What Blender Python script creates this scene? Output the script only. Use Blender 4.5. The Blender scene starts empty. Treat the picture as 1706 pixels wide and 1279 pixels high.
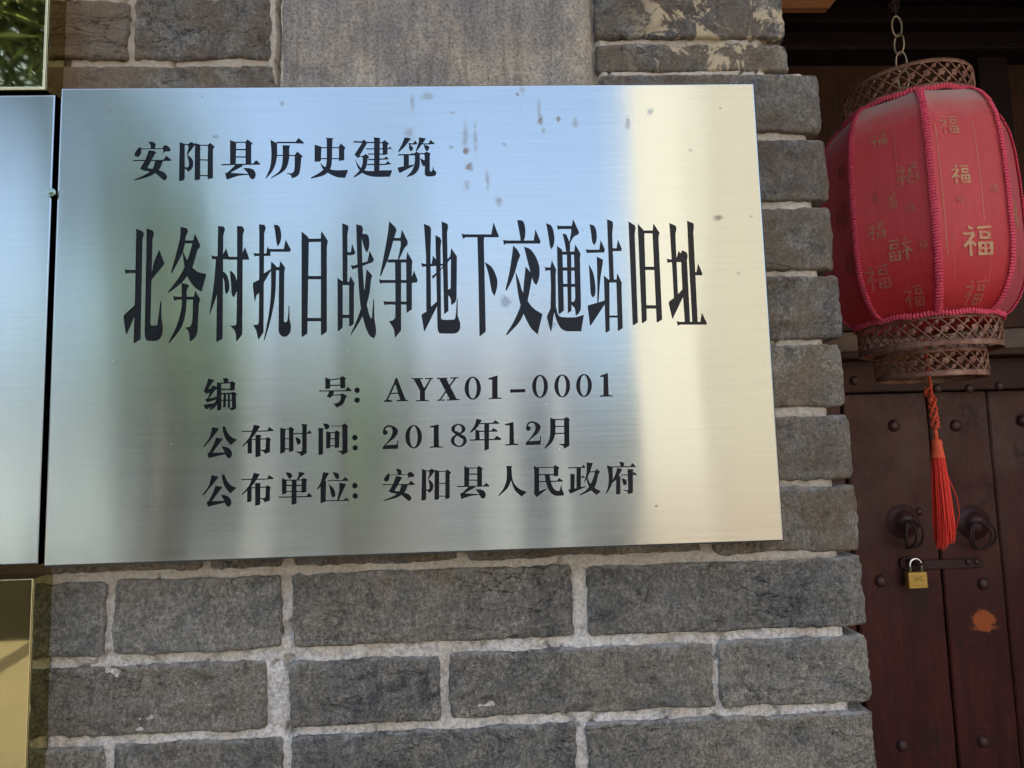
import bpy, bmesh, math, random
from mathutils import Vector, Matrix, noise
from mathutils.geometry import delaunay_2d_cdt
random.seed(7)
R = math.radians
Z0 = 1.42                       # height of the engraved plaque's lower edge above the ground
sc = bpy.context.scene
COL = sc.collection

# ------------------------------------------------------------------ camera, sky, sun, exposure
CAM = Vector((0.35460809, -0.56059319, 0.08416396 + Z0))
RW = Matrix(((0.9988834145737254, -0.037706541034441, -0.028462973364578956),
             (0.024764310131752777, -0.0951655927930208, 0.9951533745569326),
             (-0.04023248728618557, -0.9947470667016667, -0.09412555580285271)))
cam = bpy.data.cameras.new('camera')
camo = bpy.data.objects.new('camera', cam); COL.objects.link(camo)
camo.matrix_world = Matrix.Translation(CAM) @ RW.transposed().to_4x4()
cam.sensor_width = 36; cam.lens = 36 * 1121.3 / 1706
cam.clip_start = 0.02; cam.clip_end = 500
sc.camera = camo

SUN_EL, SUN_AZ = 52, 12          # the sun stands behind the wall; the wall face is in open shade
w = bpy.data.worlds.new('World'); sc.world = w; w.use_nodes = True
nt = w.node_tree; nt.nodes.clear()
sky = nt.nodes.new('ShaderNodeTexSky'); sky.sky_type = 'NISHITA'; sky.sun_disc = False
sky.sun_elevation = R(SUN_EL); sky.sun_rotation = R(SUN_AZ)
sky.air_density = 0.8; sky.dust_density = 8.0; sky.ozone_density = 0.4
bg = nt.nodes.new('ShaderNodeBackground'); bg.inputs[1].default_value = 0.15
wo = nt.nodes.new('ShaderNodeOutputWorld')
nt.links.new(sky.outputs[0], bg.inputs[0]); nt.links.new(bg.outputs[0], wo.inputs[0])
sl = bpy.data.lights.new('sun', 'SUN'); sl.energy = 4.2; sl.angle = R(0.6); sl.color = (1.0, 0.93, 0.82)
so = bpy.data.objects.new('sun', sl); COL.objects.link(so)
sd = Vector((math.sin(R(SUN_AZ)) * math.cos(R(SUN_EL)), math.cos(R(SUN_AZ)) * math.cos(R(SUN_EL)), math.sin(R(SUN_EL))))
so.rotation_euler = sd.to_track_quat('Z', 'Y').to_euler()
so.location = (0, 6, 8)
sc.view_settings.view_transform = 'Standard'; sc.view_settings.look = 'None'
sc.view_settings.exposure = 2.5; sc.view_settings.gamma = 1.0
sc.view_settings.use_curve_mapping = False
sc.render.engine = 'CYCLES'
sc.cycles.max_bounces = 8; sc.cycles.diffuse_bounces = 4; sc.cycles.glossy_bounces = 4
sc.cycles.sample_clamp_indirect = 6; sc.cycles.use_denoising = True

def px(u, v, y):
    """point of the plane at depth y seen at photo pixel (u, v)"""
    q = Vector(((u - 853) / 1121.3, -(v - 639.5) / 1121.3, -1.0))
    d = RW.transposed() @ q
    k = (y - CAM.y) / d.y
    return CAM + d * k

# ------------------------------------------------------------------ node helper
class MT:
    def __init__(s, name):
        s.m = bpy.data.materials.new(name); s.m.use_nodes = True
        s.t = s.m.node_tree; s.t.nodes.clear()
        s.out = s.n('ShaderNodeOutputMaterial'); s.b = s.n('ShaderNodeBsdfPrincipled')
        s.l(s.b.outputs[0], s.out.inputs[0])
        s._geo = None
    def n(s, t): return s.t.nodes.new(t)
    def l(s, a, b): s.t.links.new(a, b)
    def put(s, v, sock):
        if isinstance(v, bpy.types.NodeSocket): s.l(v, sock)
        elif isinstance(v, (int, float)) and hasattr(sock.default_value, '__len__'):
            sock.default_value = (v, v, v, 1) if len(sock.default_value) == 4 else (v, v, v)
        elif isinstance(v, tuple) and len(v) == 3 and len(sock.default_value) == 4: sock.default_value = (*v, 1)
        else: sock.default_value = v
    @property
    def pos(s):
        if s._geo is None: s._geo = s.n('ShaderNodeNewGeometry')
        return s._geo.outputs['Position']
    @property
    def nor(s):
        s.pos; return s._geo.outputs['Normal']
    def math(s, op, a, b=0.0, c=None, clamp=False):
        n = s.n('ShaderNodeMath'); n.operation = op; n.use_clamp = clamp
        s.put(a, n.inputs[0]); s.put(b, n.inputs[1])
        if c is not None: s.put(c, n.inputs[2])
        return n.outputs[0]
    def map(s, scale=(1, 1, 1), loc=(0, 0, 0), rot=(0, 0, 0), vec=None):
        n = s.n('ShaderNodeMapping'); s.l(vec or s.pos, n.inputs[0])
        n.inputs['Scale'].default_value = scale; n.inputs['Location'].default_value = loc
        n.inputs['Rotation'].default_value = rot
        return n.outputs[0]
    def noise(s, scale, detail=4, rough=0.55, vec=None, dist=0.0, col=False):
        n = s.n('ShaderNodeTexNoise'); s.l(vec or s.pos, n.inputs['Vector'])
        n.inputs['Scale'].default_value = scale; n.inputs['Detail'].default_value = detail
        n.inputs['Roughness'].default_value = rough; n.inputs['Distortion'].default_value = dist
        return n.outputs['Color' if col else 'Fac']
    def voro(s, scale, feature='F1', vec=None, out='Distance'):
        n = s.n('ShaderNodeTexVoronoi'); n.feature = feature; s.l(vec or s.pos, n.inputs['Vector'])
        n.inputs['Scale'].default_value = scale; return n.outputs[out]
    def ramp(s, f, *stops, interp='LINEAR'):
        n = s.n('ShaderNodeValToRGB'); n.color_ramp.interpolation = interp
        e = n.color_ramp.elements
        while len(e) < len(stops): e.new(0.5)
        for i, (p, c) in enumerate(stops):
            e[i].position = p; e[i].color = (c, c, c, 1) if isinstance(c, (int, float)) else (*c, 1)
        s.put(f, n.inputs[0]); return n.outputs[0]
    def step(s, f, a, b):
        """smooth step from 0 at a to 1 at b (a may be larger than b)"""
        n = s.n('ShaderNodeMapRange'); n.interpolation_type = 'SMOOTHSTEP'
        s.put(f, n.inputs[0]); n.inputs[1].default_value = min(a, b); n.inputs[2].default_value = max(a, b)
        n.inputs[3].default_value = 0.0 if a < b else 1.0; n.inputs[4].default_value = 1.0 if a < b else 0.0
        return n.outputs[0]
    def mix(s, f, a, b, mode='MIX'):
        n = s.n('ShaderNodeMix'); n.data_type = 'RGBA'; n.blend_type = mode
        s.put(f, n.inputs[0]); s.put(a, n.inputs[6]); s.put(b, n.inputs[7]); return n.outputs[2]
    def xyz(s, vec=None):
        n = s.n('ShaderNodeSeparateXYZ'); s.l(vec or s.pos, n.inputs[0]); return n.outputs
    def bump(s, h, dist=0.001, strength=1.0, nrm=None):
        n = s.n('ShaderNodeBump'); s.put(h, n.inputs['Height']); n.inputs['Distance'].default_value = dist
        n.inputs['Strength'].default_value = strength
        if nrm is not None: s.l(nrm, n.inputs['Normal'])
        s.l(n.outputs[0], s.b.inputs['Normal']); return n.outputs[0]
    def set(s, **k):
        names = dict(col='Base Color', rough='Roughness', metal='Metallic', ani='Anisotropic', anir='Anisotropic Rotation',
                     spec='Specular IOR Level', coat='Coat Weight', coatr='Coat Roughness', sheen='Sheen Weight', trans='Transmission Weight')
        for a, v in k.items(): s.put(v, s.b.inputs[names[a]])
        return s
    def spot(s, x, z, rx, rz, jit=0.5, nz=None, soft=0.55):
        """soft mark round one point of a surface that faces the camera side, 1 inside"""
        X = s.xyz()
        a = s.math('DIVIDE', s.math('SUBTRACT', X[0], x), rx); b = s.math('DIVIDE', s.math('SUBTRACT', X[2], z), rz)
        d = s.math('SQRT', s.math('ADD', s.math('MULTIPLY', a, a), s.math('MULTIPLY', b, b)))
        if nz is not None: d = s.math('ADD', d, s.math('MULTIPLY', s.math('SUBTRACT', nz, 0.5), jit))
        return s.step(d, 1.15, soft)

# ------------------------------------------------------------------ object helpers
def tag(o, label=None, cat=None, group=None, kind=None):
    if label: o['label'] = label
    if cat: o['category'] = cat
    if group: o['group'] = group
    if kind: o['kind'] = kind
    return o
def empty(name, loc=(0, 0, 0)):
    o = bpy.data.objects.new(name, None); COL.objects.link(o); o.location = loc; o.empty_display_size = 0.05
    return o
def mesh_obj(name, verts, faces, mat, parent=None, smooth=False, auto=False):
    """mesh object from world-space vertices; origin at its parent's"""
    o0 = Vector(parent.matrix_world.translation) if parent else Vector((0, 0, 0))
    if parent:
        bpy_loc = Vector((0, 0, 0)); p = parent
        while p: bpy_loc += p.location; p = p.parent
        o0 = bpy_loc
    me = bpy.data.meshes.new(name)
    me.from_pydata([tuple(Vector(v) - o0) for v in verts], [], faces)
    if smooth: me.polygons.foreach_set('use_smooth', [True] * len(me.polygons))
    me.materials.append(mat)
    o = bpy.data.objects.new(name, me); COL.objects.link(o)
    if parent: o.parent = parent
    return o
class MB:
    def __init__(s): s.v = []; s.f = []
    def add(s, v, f):
        n = len(s.v); s.v += [tuple(p) for p in v]; s.f += [tuple(i + n for i in q) for q in f]; return s
    def box(s, x0, x1, y0, y1, z0, z1, bev=0.0):
        if bev <= 0:
            v = [(x, y, z) for x in (x0, x1) for y in (y0, y1) for z in (z0, z1)]
            return s.add(v, [(0, 1, 3, 2), (4, 6, 7, 5), (0, 4, 5, 1), (2, 3, 7, 6), (0, 2, 6, 4), (1, 5, 7, 3)])
        bm = bmesh.new(); bmesh.ops.create_cube(bm, size=1)
        for v in bm.verts: v.co = Vector(((x0 + x1) / 2 + v.co.x * (x1 - x0), (y0 + y1) / 2 + v.co.y * (y1 - y0), (z0 + z1) / 2 + v.co.z * (z1 - z0)))
        bmesh.ops.bevel(bm, geom=bm.edges[:], offset=bev, segments=2, affect='EDGES', profile=0.5)
        bm.verts.index_update()
        s.add([v.co[:] for v in bm.verts], [[v.index for v in f.verts] for f in bm.faces]); bm.free(); return s
    def tube(s, pts, r, n=8, closed=False, cap=True):
        pts = [Vector(p) for p in pts]; L = len(pts); rr = r if isinstance(r, (list, tuple)) else [r] * L
        base = len(s.v); up = None
        for i, p in enumerate(pts):
            a = pts[(i - 1) % L] if (closed or i > 0) else p; b = pts[(i + 1) % L] if (closed or i < L - 1) else p
            t = (b - a).normalized()
            if up is None: up = t.orthogonal().normalized()
            up = (up - t * up.dot(t)); up = up.normalized() if up.length > 1e-6 else t.orthogonal().normalized()
            q = t.cross(up)
            for k in range(n):
                an = 2 * math.pi * k / n; s.v.append(tuple(p + (up * math.cos(an) + q * math.sin(an)) * rr[i]))
        for i in range(L if closed else L - 1):
            for k in range(n):
                j = (i + 1) % L
                s.f.append((base + i * n + k, base + i * n + (k + 1) % n, base + j * n + (k + 1) % n, base + j * n + k))
        if cap and not closed:
            s.f.append(tuple(base + k for k in range(n))[::-1]); s.f.append(tuple(base + (L - 1) * n + k for k in range(n)))
        return s
    def lathe(s, prof, c, n=24, axis='Z', cap=False):
        base = len(s.v); c = Vector(c)
        for r, h in prof:
            for k in range(n):
                a = 2 * math.pi * k / n
                d = Vector((r * math.cos(a), r * math.sin(a), h)) if axis == 'Z' else Vector((r * math.cos(a), -h, r * math.sin(a)))
                s.v.append(tuple(c + d))
        for i in range(len(prof) - 1):
            for k in range(n):
                s.f.append((base + i * n + k, base + i * n + (k + 1) % n, base + (i + 1) * n + (k + 1) % n, base + (i + 1) * n + k))
        if cap:
            s.f.append(tuple(base + k for k in range(n))[::-1]); s.f.append(tuple(base + (len(prof) - 1) * n + k for k in range(n)))
        return s
    def bead(s, c, ax, r, l):
        """small elongated bead along the unit vector ax"""
        c = Vector(c); ax = Vector(ax).normalized(); u = ax.orthogonal().normalized(); w_ = ax.cross(u); b = len(s.v)
        s.v.append(tuple(c - ax * l))
        for h, q in ((-0.5, 0.87), (0.5, 0.87)):
            for k in range(5):
                a = 2 * math.pi * k / 5; s.v.append(tuple(c + ax * l * h + (u * math.cos(a) + w_ * math.sin(a)) * r * q))
        s.v.append(tuple(c + ax * l))
        for k in range(5):
            k2 = (k + 1) % 5
            s.f += [(b, b + 1 + k2, b + 1 + k), (b + 1 + k, b + 1 + k2, b + 6 + k2, b + 6 + k), (b + 11, b + 6 + k, b + 6 + k2)]
        return s
    def build(s, name, mat, parent=None, smooth=False): return mesh_obj(name, s.v, s.f, mat, parent, smooth)
# ------------------------------------------------------------------ the engraved writing, drawn stroke by stroke
# each view: origin and scale of a grid of photo pixels; strokes are polygons, 's' marks a point on a curve,
# H x0 y0 x1 y1 t a thin bar, O x y r a disc, R cx cy rx ry irx iry a ring
VIEW = {1: (210, 215, 6.3185), 2: (470, 215, 6.3185), 3: (190, 360, 5.685), 4: (410, 355, 5.683), 5: (690, 355, 5.683),
        6: (900, 355, 5.683), 7: (320, 610, 5.687), 8: (630, 610, 4.161), 9: (330, 690, 5.883), 10: (620, 680, 4.874),
        11: (330, 770, 5.883), 12: (620, 760, 7.108), 13: (830, 755, 6.824)}
AN = """232 133,285 133,s312 160,305 200,262 203,s255 165;145 183,162 205,s158 250,s130 290,s90 275,s100 240;H 155 208 390 203 9;
388 185,410 167,s445 180,470 215,s460 232,s410 238,378 265,s392 228,385 205;H 75 330 405 328 12;390 326,425 280,478 325,470 334,390 335;
240 222,290 228,320 243,302 265,215 425,195 440,148 418,205 320;205 408,290 418,s400 455,s432 500,s420 530,395 538,s340 490,s300 460,200 438;
308 335,390 335,s345 430,s250 495,88 540,80 533,s200 480,s275 425"""
YANG = """565 135,618 155,618 515,605 540,557 547;H 610 158 665 165 12;648 168,680 133,735 158,722 170,s690 215,645 272,638 262,660 190;
640 262,s700 320,s705 390,s680 430,650 450,640 425,610 412,610 398,s650 400,s662 370,s655 320;728 145,782 165,780 525,765 533,722 538,725 200;
H 775 168 870 172 11;862 165,885 143,935 185,915 210,915 515,858 527;H 775 322 866 325 12;H 775 488 866 489 12"""
XIAN = """1095 113,1160 140,1155 370,1095 370;H 1150 138 1265 138 12;1258 130,1280 107,1332 148,1318 165,1318 370,1258 370;H 1150 215 1262 215 14;
H 1150 292 1262 292 14;H 1005 374 1345 368 14;1330 370,1370 325,1415 365,1410 374,1330 375;
1155 372,1228 372,1225 392,s1180 415,1105 455,1105 478,1060 532,1043 465,1075 450;1045 462,1105 460,1290 470,1300 480,s1190 490,1060 532;
1232 408,1300 410,s1345 430,s1365 480,s1350 520,s1320 525,1300 505,1280 460"""
GONG = """140 125,205 140,195 160,s130 240,62 320,52 312,s110 230;238 118,265 122,s290 180,s330 225,382 248,320 302,s270 240,s245 170;
178 228,245 240,228 262,135 385,100 395,150 300;90 382,110 376,265 374,270 390,120 425,105 432;228 312,s290 325,s328 365,s325 415,s300 430,278 410,255 360"""
BU = """H 430 168 690 163 10;678 164,695 123,742 155,740 163,678 166;548 102,608 115,600 130,s540 220,440 318,432 310,s500 230,s530 160;
485 245,528 240,528 380,485 388;H 520 247 695 240 10;562 200,620 205,612 225,612 410,562 423;
665 235,685 222,715 245,705 265,705 370,655 388,640 365,606 350,610 344,650 348,662 335"""
EN2 = """86 185,s105 148,s152 138,s208 175,s190 230,s130 280,108 300,185 297,s202 290,205 260,213 260,210 328,84 332,84 315,s140 250,s165 200,s158 160,s135 150,s110 162,s100 186;O 106 196 20"""
GLYPHS = [
 (1, AN, None), (1, YANG, None), (1, XIAN, None),
 (2, """-123 110,-53 150,s-55 300,s-90 420,-168 522,-173 512,s-125 395,s-113 250;H -60 140 150 140 16;145 128,175 92,228 140,228 152,145 150;
 5 168,85 172,75 200,s72 320,s30 430,-118 520,-115 508,s-20 430,s5 320;H -60 277 10 277 12;H 70 276 140 278 12;
 133 272,160 235,218 285,203 300,s188 440,s165 490,105 518,90 482,50 468,52 461,s105 462,s128 430""", None),
 (2, """342 163,415 185,408 330,395 342,342 342;H 408 195 475 195 12;H 525 195 605 195 12;598 180,620 150,668 195,655 215,655 325,598 335;
 H 405 310 475 310 12;H 525 310 605 310 12;460 90,545 95,530 110,525 330,s510 410,s450 480,305 520,300 510,s390 460,s455 400,470 330,470 110;
 398 345,s440 390,s540 430,695 428,665 512,s580 505,s500 470,s430 420""", None),
 (2, """H 752 133 850 136 16;840 130,s860 112,895 140,885 165,815 280,815 295,795 302,762 268,845 140;
 840 290,880 260,920 292,900 310,s885 400,s840 460,762 508,752 500,s810 440,s845 370,848 300;H 800 288 850 285 10;
 765 305,s800 370,s860 430,s980 440,1060 432,1160 432,1135 500,s960 500,s860 470,s800 410;962 85,1030 92,1025 442,968 442,968 105;
 H 890 140 972 140 14;H 1020 142 1060 142 12;1055 135,1080 115,1125 150,1110 170,1110 265,1060 275;H 885 207 972 207 12;H 1020 207 1060 207 12;
 1105 202,1118 200,1135 183,1158 205,1105 212;H 905 262 972 262 12;H 1020 262 1062 262 12;H 905 318 972 320 14;H 1020 316 1080 314 14;
 1070 315,1095 285,1125 315,1070 323;H 895 370 972 372 14;H 1020 372 1090 370 14;1085 370,1110 335,1152 368,1085 377""", None),
 (2, """1290 85,1360 98,1340 120,s1285 190,1225 245,1220 235,1265 150;H 1330 152 1390 155 12;1345 152,1375 155,1400 118,1425 150,1410 162,1345 162;
 1335 155,1350 165,1380 195,1378 215,1350 235,1335 200;1440 85,1515 98,1490 135,1415 235,1405 230,1440 130;H 1470 155 1550 155 12;
 1540 155,1560 110,1612 155,1545 162;1490 160,1548 180,1548 205,s1535 225,1515 230,1500 200;H 1220 270 1360 268 14;
 1345 265,1375 250,1400 262,1395 276,1345 276;1280 274,1335 274,1335 390,1280 395;1213 405,1280 390,1385 372,1385 385,1245 460,1232 458;
 1390 255,1415 235,1450 255,1450 290,s1445 400,s1400 470,1315 505,1312 498,s1370 430,s1395 350,1398 280;H 1445 258 1505 258 14;
 1498 250,1525 235,1565 258,1555 275,1555 430,s1562 445,s1580 435,1588 385,1598 430,s1622 450,s1615 485,s1570 497,s1525 495,s1503 475,1503 400;
 1450 305,1505 330,1505 388,1480 388,1465 350""", None),
 (3, """210 118,265 140,285 165,270 220,252 1165,190 1205,185 1195,200 700;102 500,125 508,215 508,215 538,130 540,108 545;
 205 835,215 930,190 960,120 1120,110 1105,90 950,100 930;
 308 115,365 135,380 165,365 215,345 1020,355 1035,405 1035,412 1020,440 800,448 810,s450 960,463 1050,s455 1120,s430 1165,390 1182,315 1180,s295 1150,290 1080,305 400;
 428 318,478 450,460 475,350 610,340 600,352 560,380 430""", None),
 (3, """630 100,690 115,702 145,680 190,s655 330,545 545,540 530,s595 330,s625 200;H 665 243 755 243 28;
 765 165,815 270,812 295,790 320,s735 500,s640 630,520 725,512 715,s620 570,s690 430,745 250;
 650 325,s690 410,745 490,s800 530,875 545,830 715,s760 670,s690 560,s660 430;640 630,700 645,710 660,690 700,s680 900,s640 1050,525 1203,517 1195,s600 1020,s640 850,640 700;
 560 755,590 762,760 762,760 790,600 790,570 802;768 703,818 790,805 820,s795 1000,s780 1130,720 1190,s705 1090,670 1055,720 1048,s740 1000,748 800""", None),
 (3, """985 92,1040 98,1052 125,1035 180,1028 1160,975 1190,968 1185,980 400;922 370,950 378,1075 378,1090 408,950 408,930 408;
 1020 385,1045 340,1060 300,1092 395,1080 412;965 405,1012 410,s985 700,905 940,905 915,s945 640;
 1025 515,s1070 560,s1092 650,s1085 710,1062 740,s1050 700,s1045 620,1025 560;H 1080 398 1275 398 28;1215 385,1222 335,1240 290,1280 400,1275 411,1220 405;
 1165 92,1215 95,1235 125,1220 180,1215 1120,1160 1190,s1145 1090,1098 1035,1140 1038,s1158 1020,1165 400;
 1100 512,s1140 550,s1165 620,1170 700,1135 770,s1115 740,s1108 640,1098 540""", None),
 (4, """122 105,175 110,187 140,172 190,165 1130,115 1200,s95 1110,65 1060,110 1055,s120 1030,125 200;70 375,95 380,230 380,230 405,95 405,80 412;
 190 385,198 340,205 310,235 385;235 528,235 545,170 655,120 760,100 775,82 845,65 700,65 660,130 625,175 565;
 262 108,s310 120,s333 200,s325 270,300 318,s288 280,s275 180;H 195 352 415 352 27;355 345,375 250,425 345,415 362,360 366;
 238 455,285 500,285 540,s275 780,s235 1000,175 1205,168 1200,s215 950,s235 750,235 500;H 278 525 325 525 32;
 325 452,370 515,362 560,358 1015,s365 1030,s390 1020,403 872,410 880,412 1010,425 1060,s420 1120,s385 1165,s340 1165,s312 1130,308 1060,312 520""", None),
 (4, """525 172,585 222,595 245,580 1140,530 1172,525 1165;H 580 258 715 255 32;708 200,715 168,775 262,765 320,765 1120,715 1158,708 1150;
 H 575 610 712 610 32;H 575 1007 714 1007 32""", None),
 (4, """910 95,965 115,970 140,960 200,960 665,915 665;H 955 383 1005 383 30;990 380,1003 288,1035 375,1025 392,985 398;
 865 612,915 645,915 1080,875 1118,868 1110;H 905 665 985 665 32;975 650,988 592,1028 665,1022 700,1020 1050,985 1073,975 1065;H 910 977 980 977 32;
 1042 105,1095 118,1108 150,1095 230,1100 450,1115 690,s1140 850,s1170 970,1185 1000,1192 985,1205 810,1212 815,1215 1000,s1232 1120,1215 1185,s1170 1160,s1120 1040,s1080 850,1055 500,1045 200;
 990 492,1020 495,1150 455,1150 482,1060 515,1005 532;1145 475,1170 355,1212 440,1195 465,1120 490;
 1090 195,s1150 205,s1167 270,s1160 340,1142 372,s1120 330,s1098 250;1140 530,1195 590,1185 620,s1160 800,s1090 1000,995 1152,990 1145,s1060 980,s1110 820,1130 640""", None),
 (4, """1355 75,1415 135,1425 160,1400 240,s1345 430,1275 600,1268 585,s1310 370,s1340 200;H 1395 248 1470 248 28;
 1460 240,1475 152,1530 265,1530 295,1500 330,1445 445,1437 435,1465 300;H 1340 452 1525 452 30;
 1515 445,1525 365,1575 450,1570 500,1570 910,1525 942,1518 935;1258 622,1285 632,1570 632,1570 660,1290 660,1268 668;
 1555 645,1590 545,1625 630,1618 655,1560 662;1300 830,1325 836,1520 836,1520 865,1325 865,1310 873;
 1410 462,1468 462,1468 1110,1410 1180,s1395 1090,1352 1025,1395 1012,s1412 980""", None),
 (5, """92 98,150 125,160 150,155 400,160 880,160 920,115 930,112 400;65 472,100 480,280 478,280 495,100 506,75 508;165 480,178 400,215 450,215 482;
 215 835,218 880,98 1120,92 1105,70 975,75 955,120 930,165 880;165 600,250 530,320 430,345 405,350 428,265 525,180 622;
 200 208,245 230,258 260,250 320,255 980,s262 1005,375 1008,s390 990,405 800,412 810,412 970,437 1040,s435 1090,s415 1125,380 1140,240 1138,s225 1110,220 1060,205 400;
 260 78,315 100,323 130,312 180,325 925,290 953,283 948,272 500;340 405,352 330,405 410,402 790,s390 840,350 870,s345 810,318 770,318 722,345 715,348 440""", None),
 (5, """450 190,475 200,800 200,800 228,488 228,460 242;728 205,752 85,802 220,798 228,728 226;598 225,665 225,660 260,678 1120,625 1165,618 1160,608 600;
 668 462,s735 510,s785 620,s785 700,762 785,s735 740,s705 580""", None),
 (5, """975 65,s1030 75,s1052 150,s1050 220,1038 262,1008 262,s1000 200,s985 120;842 250,870 258,1190 258,1190 288,870 288,850 300;
 1130 265,1148 152,1198 270,1190 288,1130 286;938 305,s980 350,1005 400,985 450,s940 600,875 735,865 722,s905 540;
 1040 315,s1110 350,s1180 480,s1185 600,1158 683,s1130 650,s1080 480;
 958 548,s995 640,s1025 740,s1075 830,s1130 900,1215 955,1170 1148,s1100 1080,s1010 880,s975 700;
 1055 503,1118 580,1115 620,1075 830,s1010 1010,880 1155,870 1145,s950 1010,s1020 830,1040 650""", None),
 (5, """1248 95,s1300 120,s1327 220,s1322 300,1298 342,s1285 310,s1265 180;1235 508,1260 513,1295 513,1295 540,1260 542,1243 548;
 1288 520,1303 445,1345 535,1340 575,1342 880,1325 940,1300 1115,1290 1112,1255 980,1290 900,1295 700;
 1315 890,1345 890,s1370 970,s1430 985,1530 985,1607 962,1582 1118,1440 1118,s1390 1090,s1350 1020,s1325 935;
 1352 115,1380 120,1495 120,1495 150,1380 150,1360 158;1488 135,1505 55,1562 180,1555 200,s1510 225,1470 300,1470 270,1485 190;
 1405 192,1440 200,s1475 290,1475 370,1440 370,s1425 280;1352 308,1400 345,1405 385,1418 920,1375 958,1365 940;H 1395 378 1520 378 30;
 1512 375,1525 295,1575 380,1570 430,1580 880,s1570 930,1530 975,s1520 900,1495 875,1490 838,1515 838,1525 800;
 1445 365,1487 365,1490 925,1455 945;H 1408 528 1518 528 32;H 1408 683 1522 683 30;H 1480 852 1515 852 30""", None),
 (6, """467 103,s515 125,s535 200,s530 270,510 303,s492 270,s480 180;430 340,455 345,605 345,605 372,455 376,440 378;558 350,572 253,613 345,605 372,560 371;
 460 480,s500 560,s522 680,s520 770,500 800,s480 770,s470 640;535 410,595 440,592 475,s570 620,552 850,540 850,s540 640;
 612 825,620 850,478 1065,470 1055,448 880,460 870,550 845;632 57,685 78,690 110,682 200,698 642,655 642;H 686 345 740 345 28;
 722 340,735 250,772 335,768 358,720 359;602 588,655 635,658 1110,625 1132,618 1125;H 648 642 735 642 30;
 720 635,730 565,773 660,770 700,782 1085,740 1117,735 1110;H 655 978 742 978 20""", None),
 (6, """835 77,895 115,903 140,895 200,925 1035,880 1063,875 1055;922 98,975 155,985 180,1010 1015,970 1042,962 1035;H 975 177 1072 177 28;
 1062 172,1072 97,1130 185,1120 230,1155 1005,1110 1035,1102 1028;H 985 522 1092 522 32;H 998 887 1105 887 32""", None),
 (6, """1222 92,1285 120,1290 150,1280 200,1305 775,1265 805,1255 600;1197 432,1225 436,1350 436,1350 462,1225 465,1205 470;
 1285 440,1310 355,1345 400,1345 440;1362 700,1375 745,1255 1000,1248 990,1215 850,1225 830,1270 800,1320 750;
 1330 375,1345 350,1385 370,1397 400,1390 450,1420 1050,1370 1050,1345 700;1390 72,1450 95,1455 120,1450 180,1492 1050,1440 1050,1410 500;
 H 1468 572 1505 568 28;1478 565,1495 475,1537 575,1530 588,1476 588;1290 1022,1320 1028,1570 1028,1570 1055,1320 1055,1305 1068;
 1515 1035,1530 940,1578 1040,1575 1055,1515 1053""", None),
 (7, """155 115,212 132,185 165,150 225,128 245,112 232,130 190;145 218,235 195,238 215,180 245,130 262,118 240;
 190 180,238 195,225 215,165 300,140 345,125 310,150 300;130 315,245 285,245 310,150 340;108 365,238 345,240 360,145 405,122 400;
 292 112,330 112,s345 130,335 160,305 160;H 270 160 370 155 12;235 150,275 160,278 300,s272 410,238 420,235 260;
 240 300,250 340,s220 385,170 420,166 414,s210 350;362 150,378 138,412 160,405 180,405 225,358 232;H 275 218 362 218 12;
 H 270 260 390 256 14;300 260,322 260,322 385,293 392;340 260,358 260,360 392,338 390;375 245,395 240,425 262,415 280,418 400,375 418,348 395,378 390;
 H 275 322 380 322 12""", None),
 (7, """1262 103,1310 125,1308 210,1262 215;H 1305 128 1405 118 10;1402 110,1422 92,1460 112,1450 130,1452 205,1405 212;H 1303 183 1408 180 10;
 1203 225,1230 229,1490 226,1490 236,1230 239,1210 242;1448 232,1475 195,1512 228,1510 235,1448 237;1300 235,1345 235,1340 262,1312 300,1275 285,1290 262;
 H 1330 275 1415 270 10;1402 270,1422 255,1470 282,1455 300,s1430 360,1365 392,s1355 370,1330 355,1370 350,s1400 330,1410 285""", None),
 (7, "O 1564 227 26;O 1564 321 26", None),
 (8, "112 100,122 80,132 82,190 230,208 236,208 242,128 242,128 236,152 230;118 95,126 110,70 230,98 238,98 246,38 247,38 240,56 232;H 82 188 155 186 8", None),
 (8, "H 232 87 312 85 8;H 325 86 380 84 8;245 86,290 86,325 165,312 180,290 170;358 88,370 88,325 172,314 160;290 160,325 160,325 240,290 240;H 262 239 350 237 8", None),
 (8, "420 82,470 82,548 234,500 236;528 82,542 82,432 236,420 236;H 408 85 482 83 8;H 500 82 558 79 8;H 408 235 462 234 8;H 475 234 565 230 8", None),
 (8, "R 656 152 57 80 28 72", None),
 (8, "765 82,820 66,828 66,828 215,855 218,855 225,765 228,765 221,790 218,790 92,765 92", None),
 (8, "915 160,1020 157,1020 180,915 183", None),
 (8, "R 1122 139 55 80 27 72", None), (8, "R 1276 136 55 80 27 72", None), (8, "R 1427 133 55 80 27 72", None),
 (8, "1537 66,1585 48,1593 48,1598 200,1628 203,1628 209,1537 211,1537 203,1562 200,1562 74,1537 74", None),
 (9, GONG, None), (9, BU, None),
 (9, """805 128,855 145,853 370,805 387;H 850 147 895 142 10;890 135,908 122,942 145,935 165,935 360,892 370;H 850 240 895 240 10;H 850 338 895 338 12;
 H 930 192 1080 185 12;1070 188,1088 155,1115 182,1112 188,1070 191;952 222,s995 240,s1008 270,s995 292,975 298,965 270;
 1012 95,1072 98,1065 120,1065 380,1010 412,s995 385,955 370,958 364,1010 365,1020 350,1022 120""", None),
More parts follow.
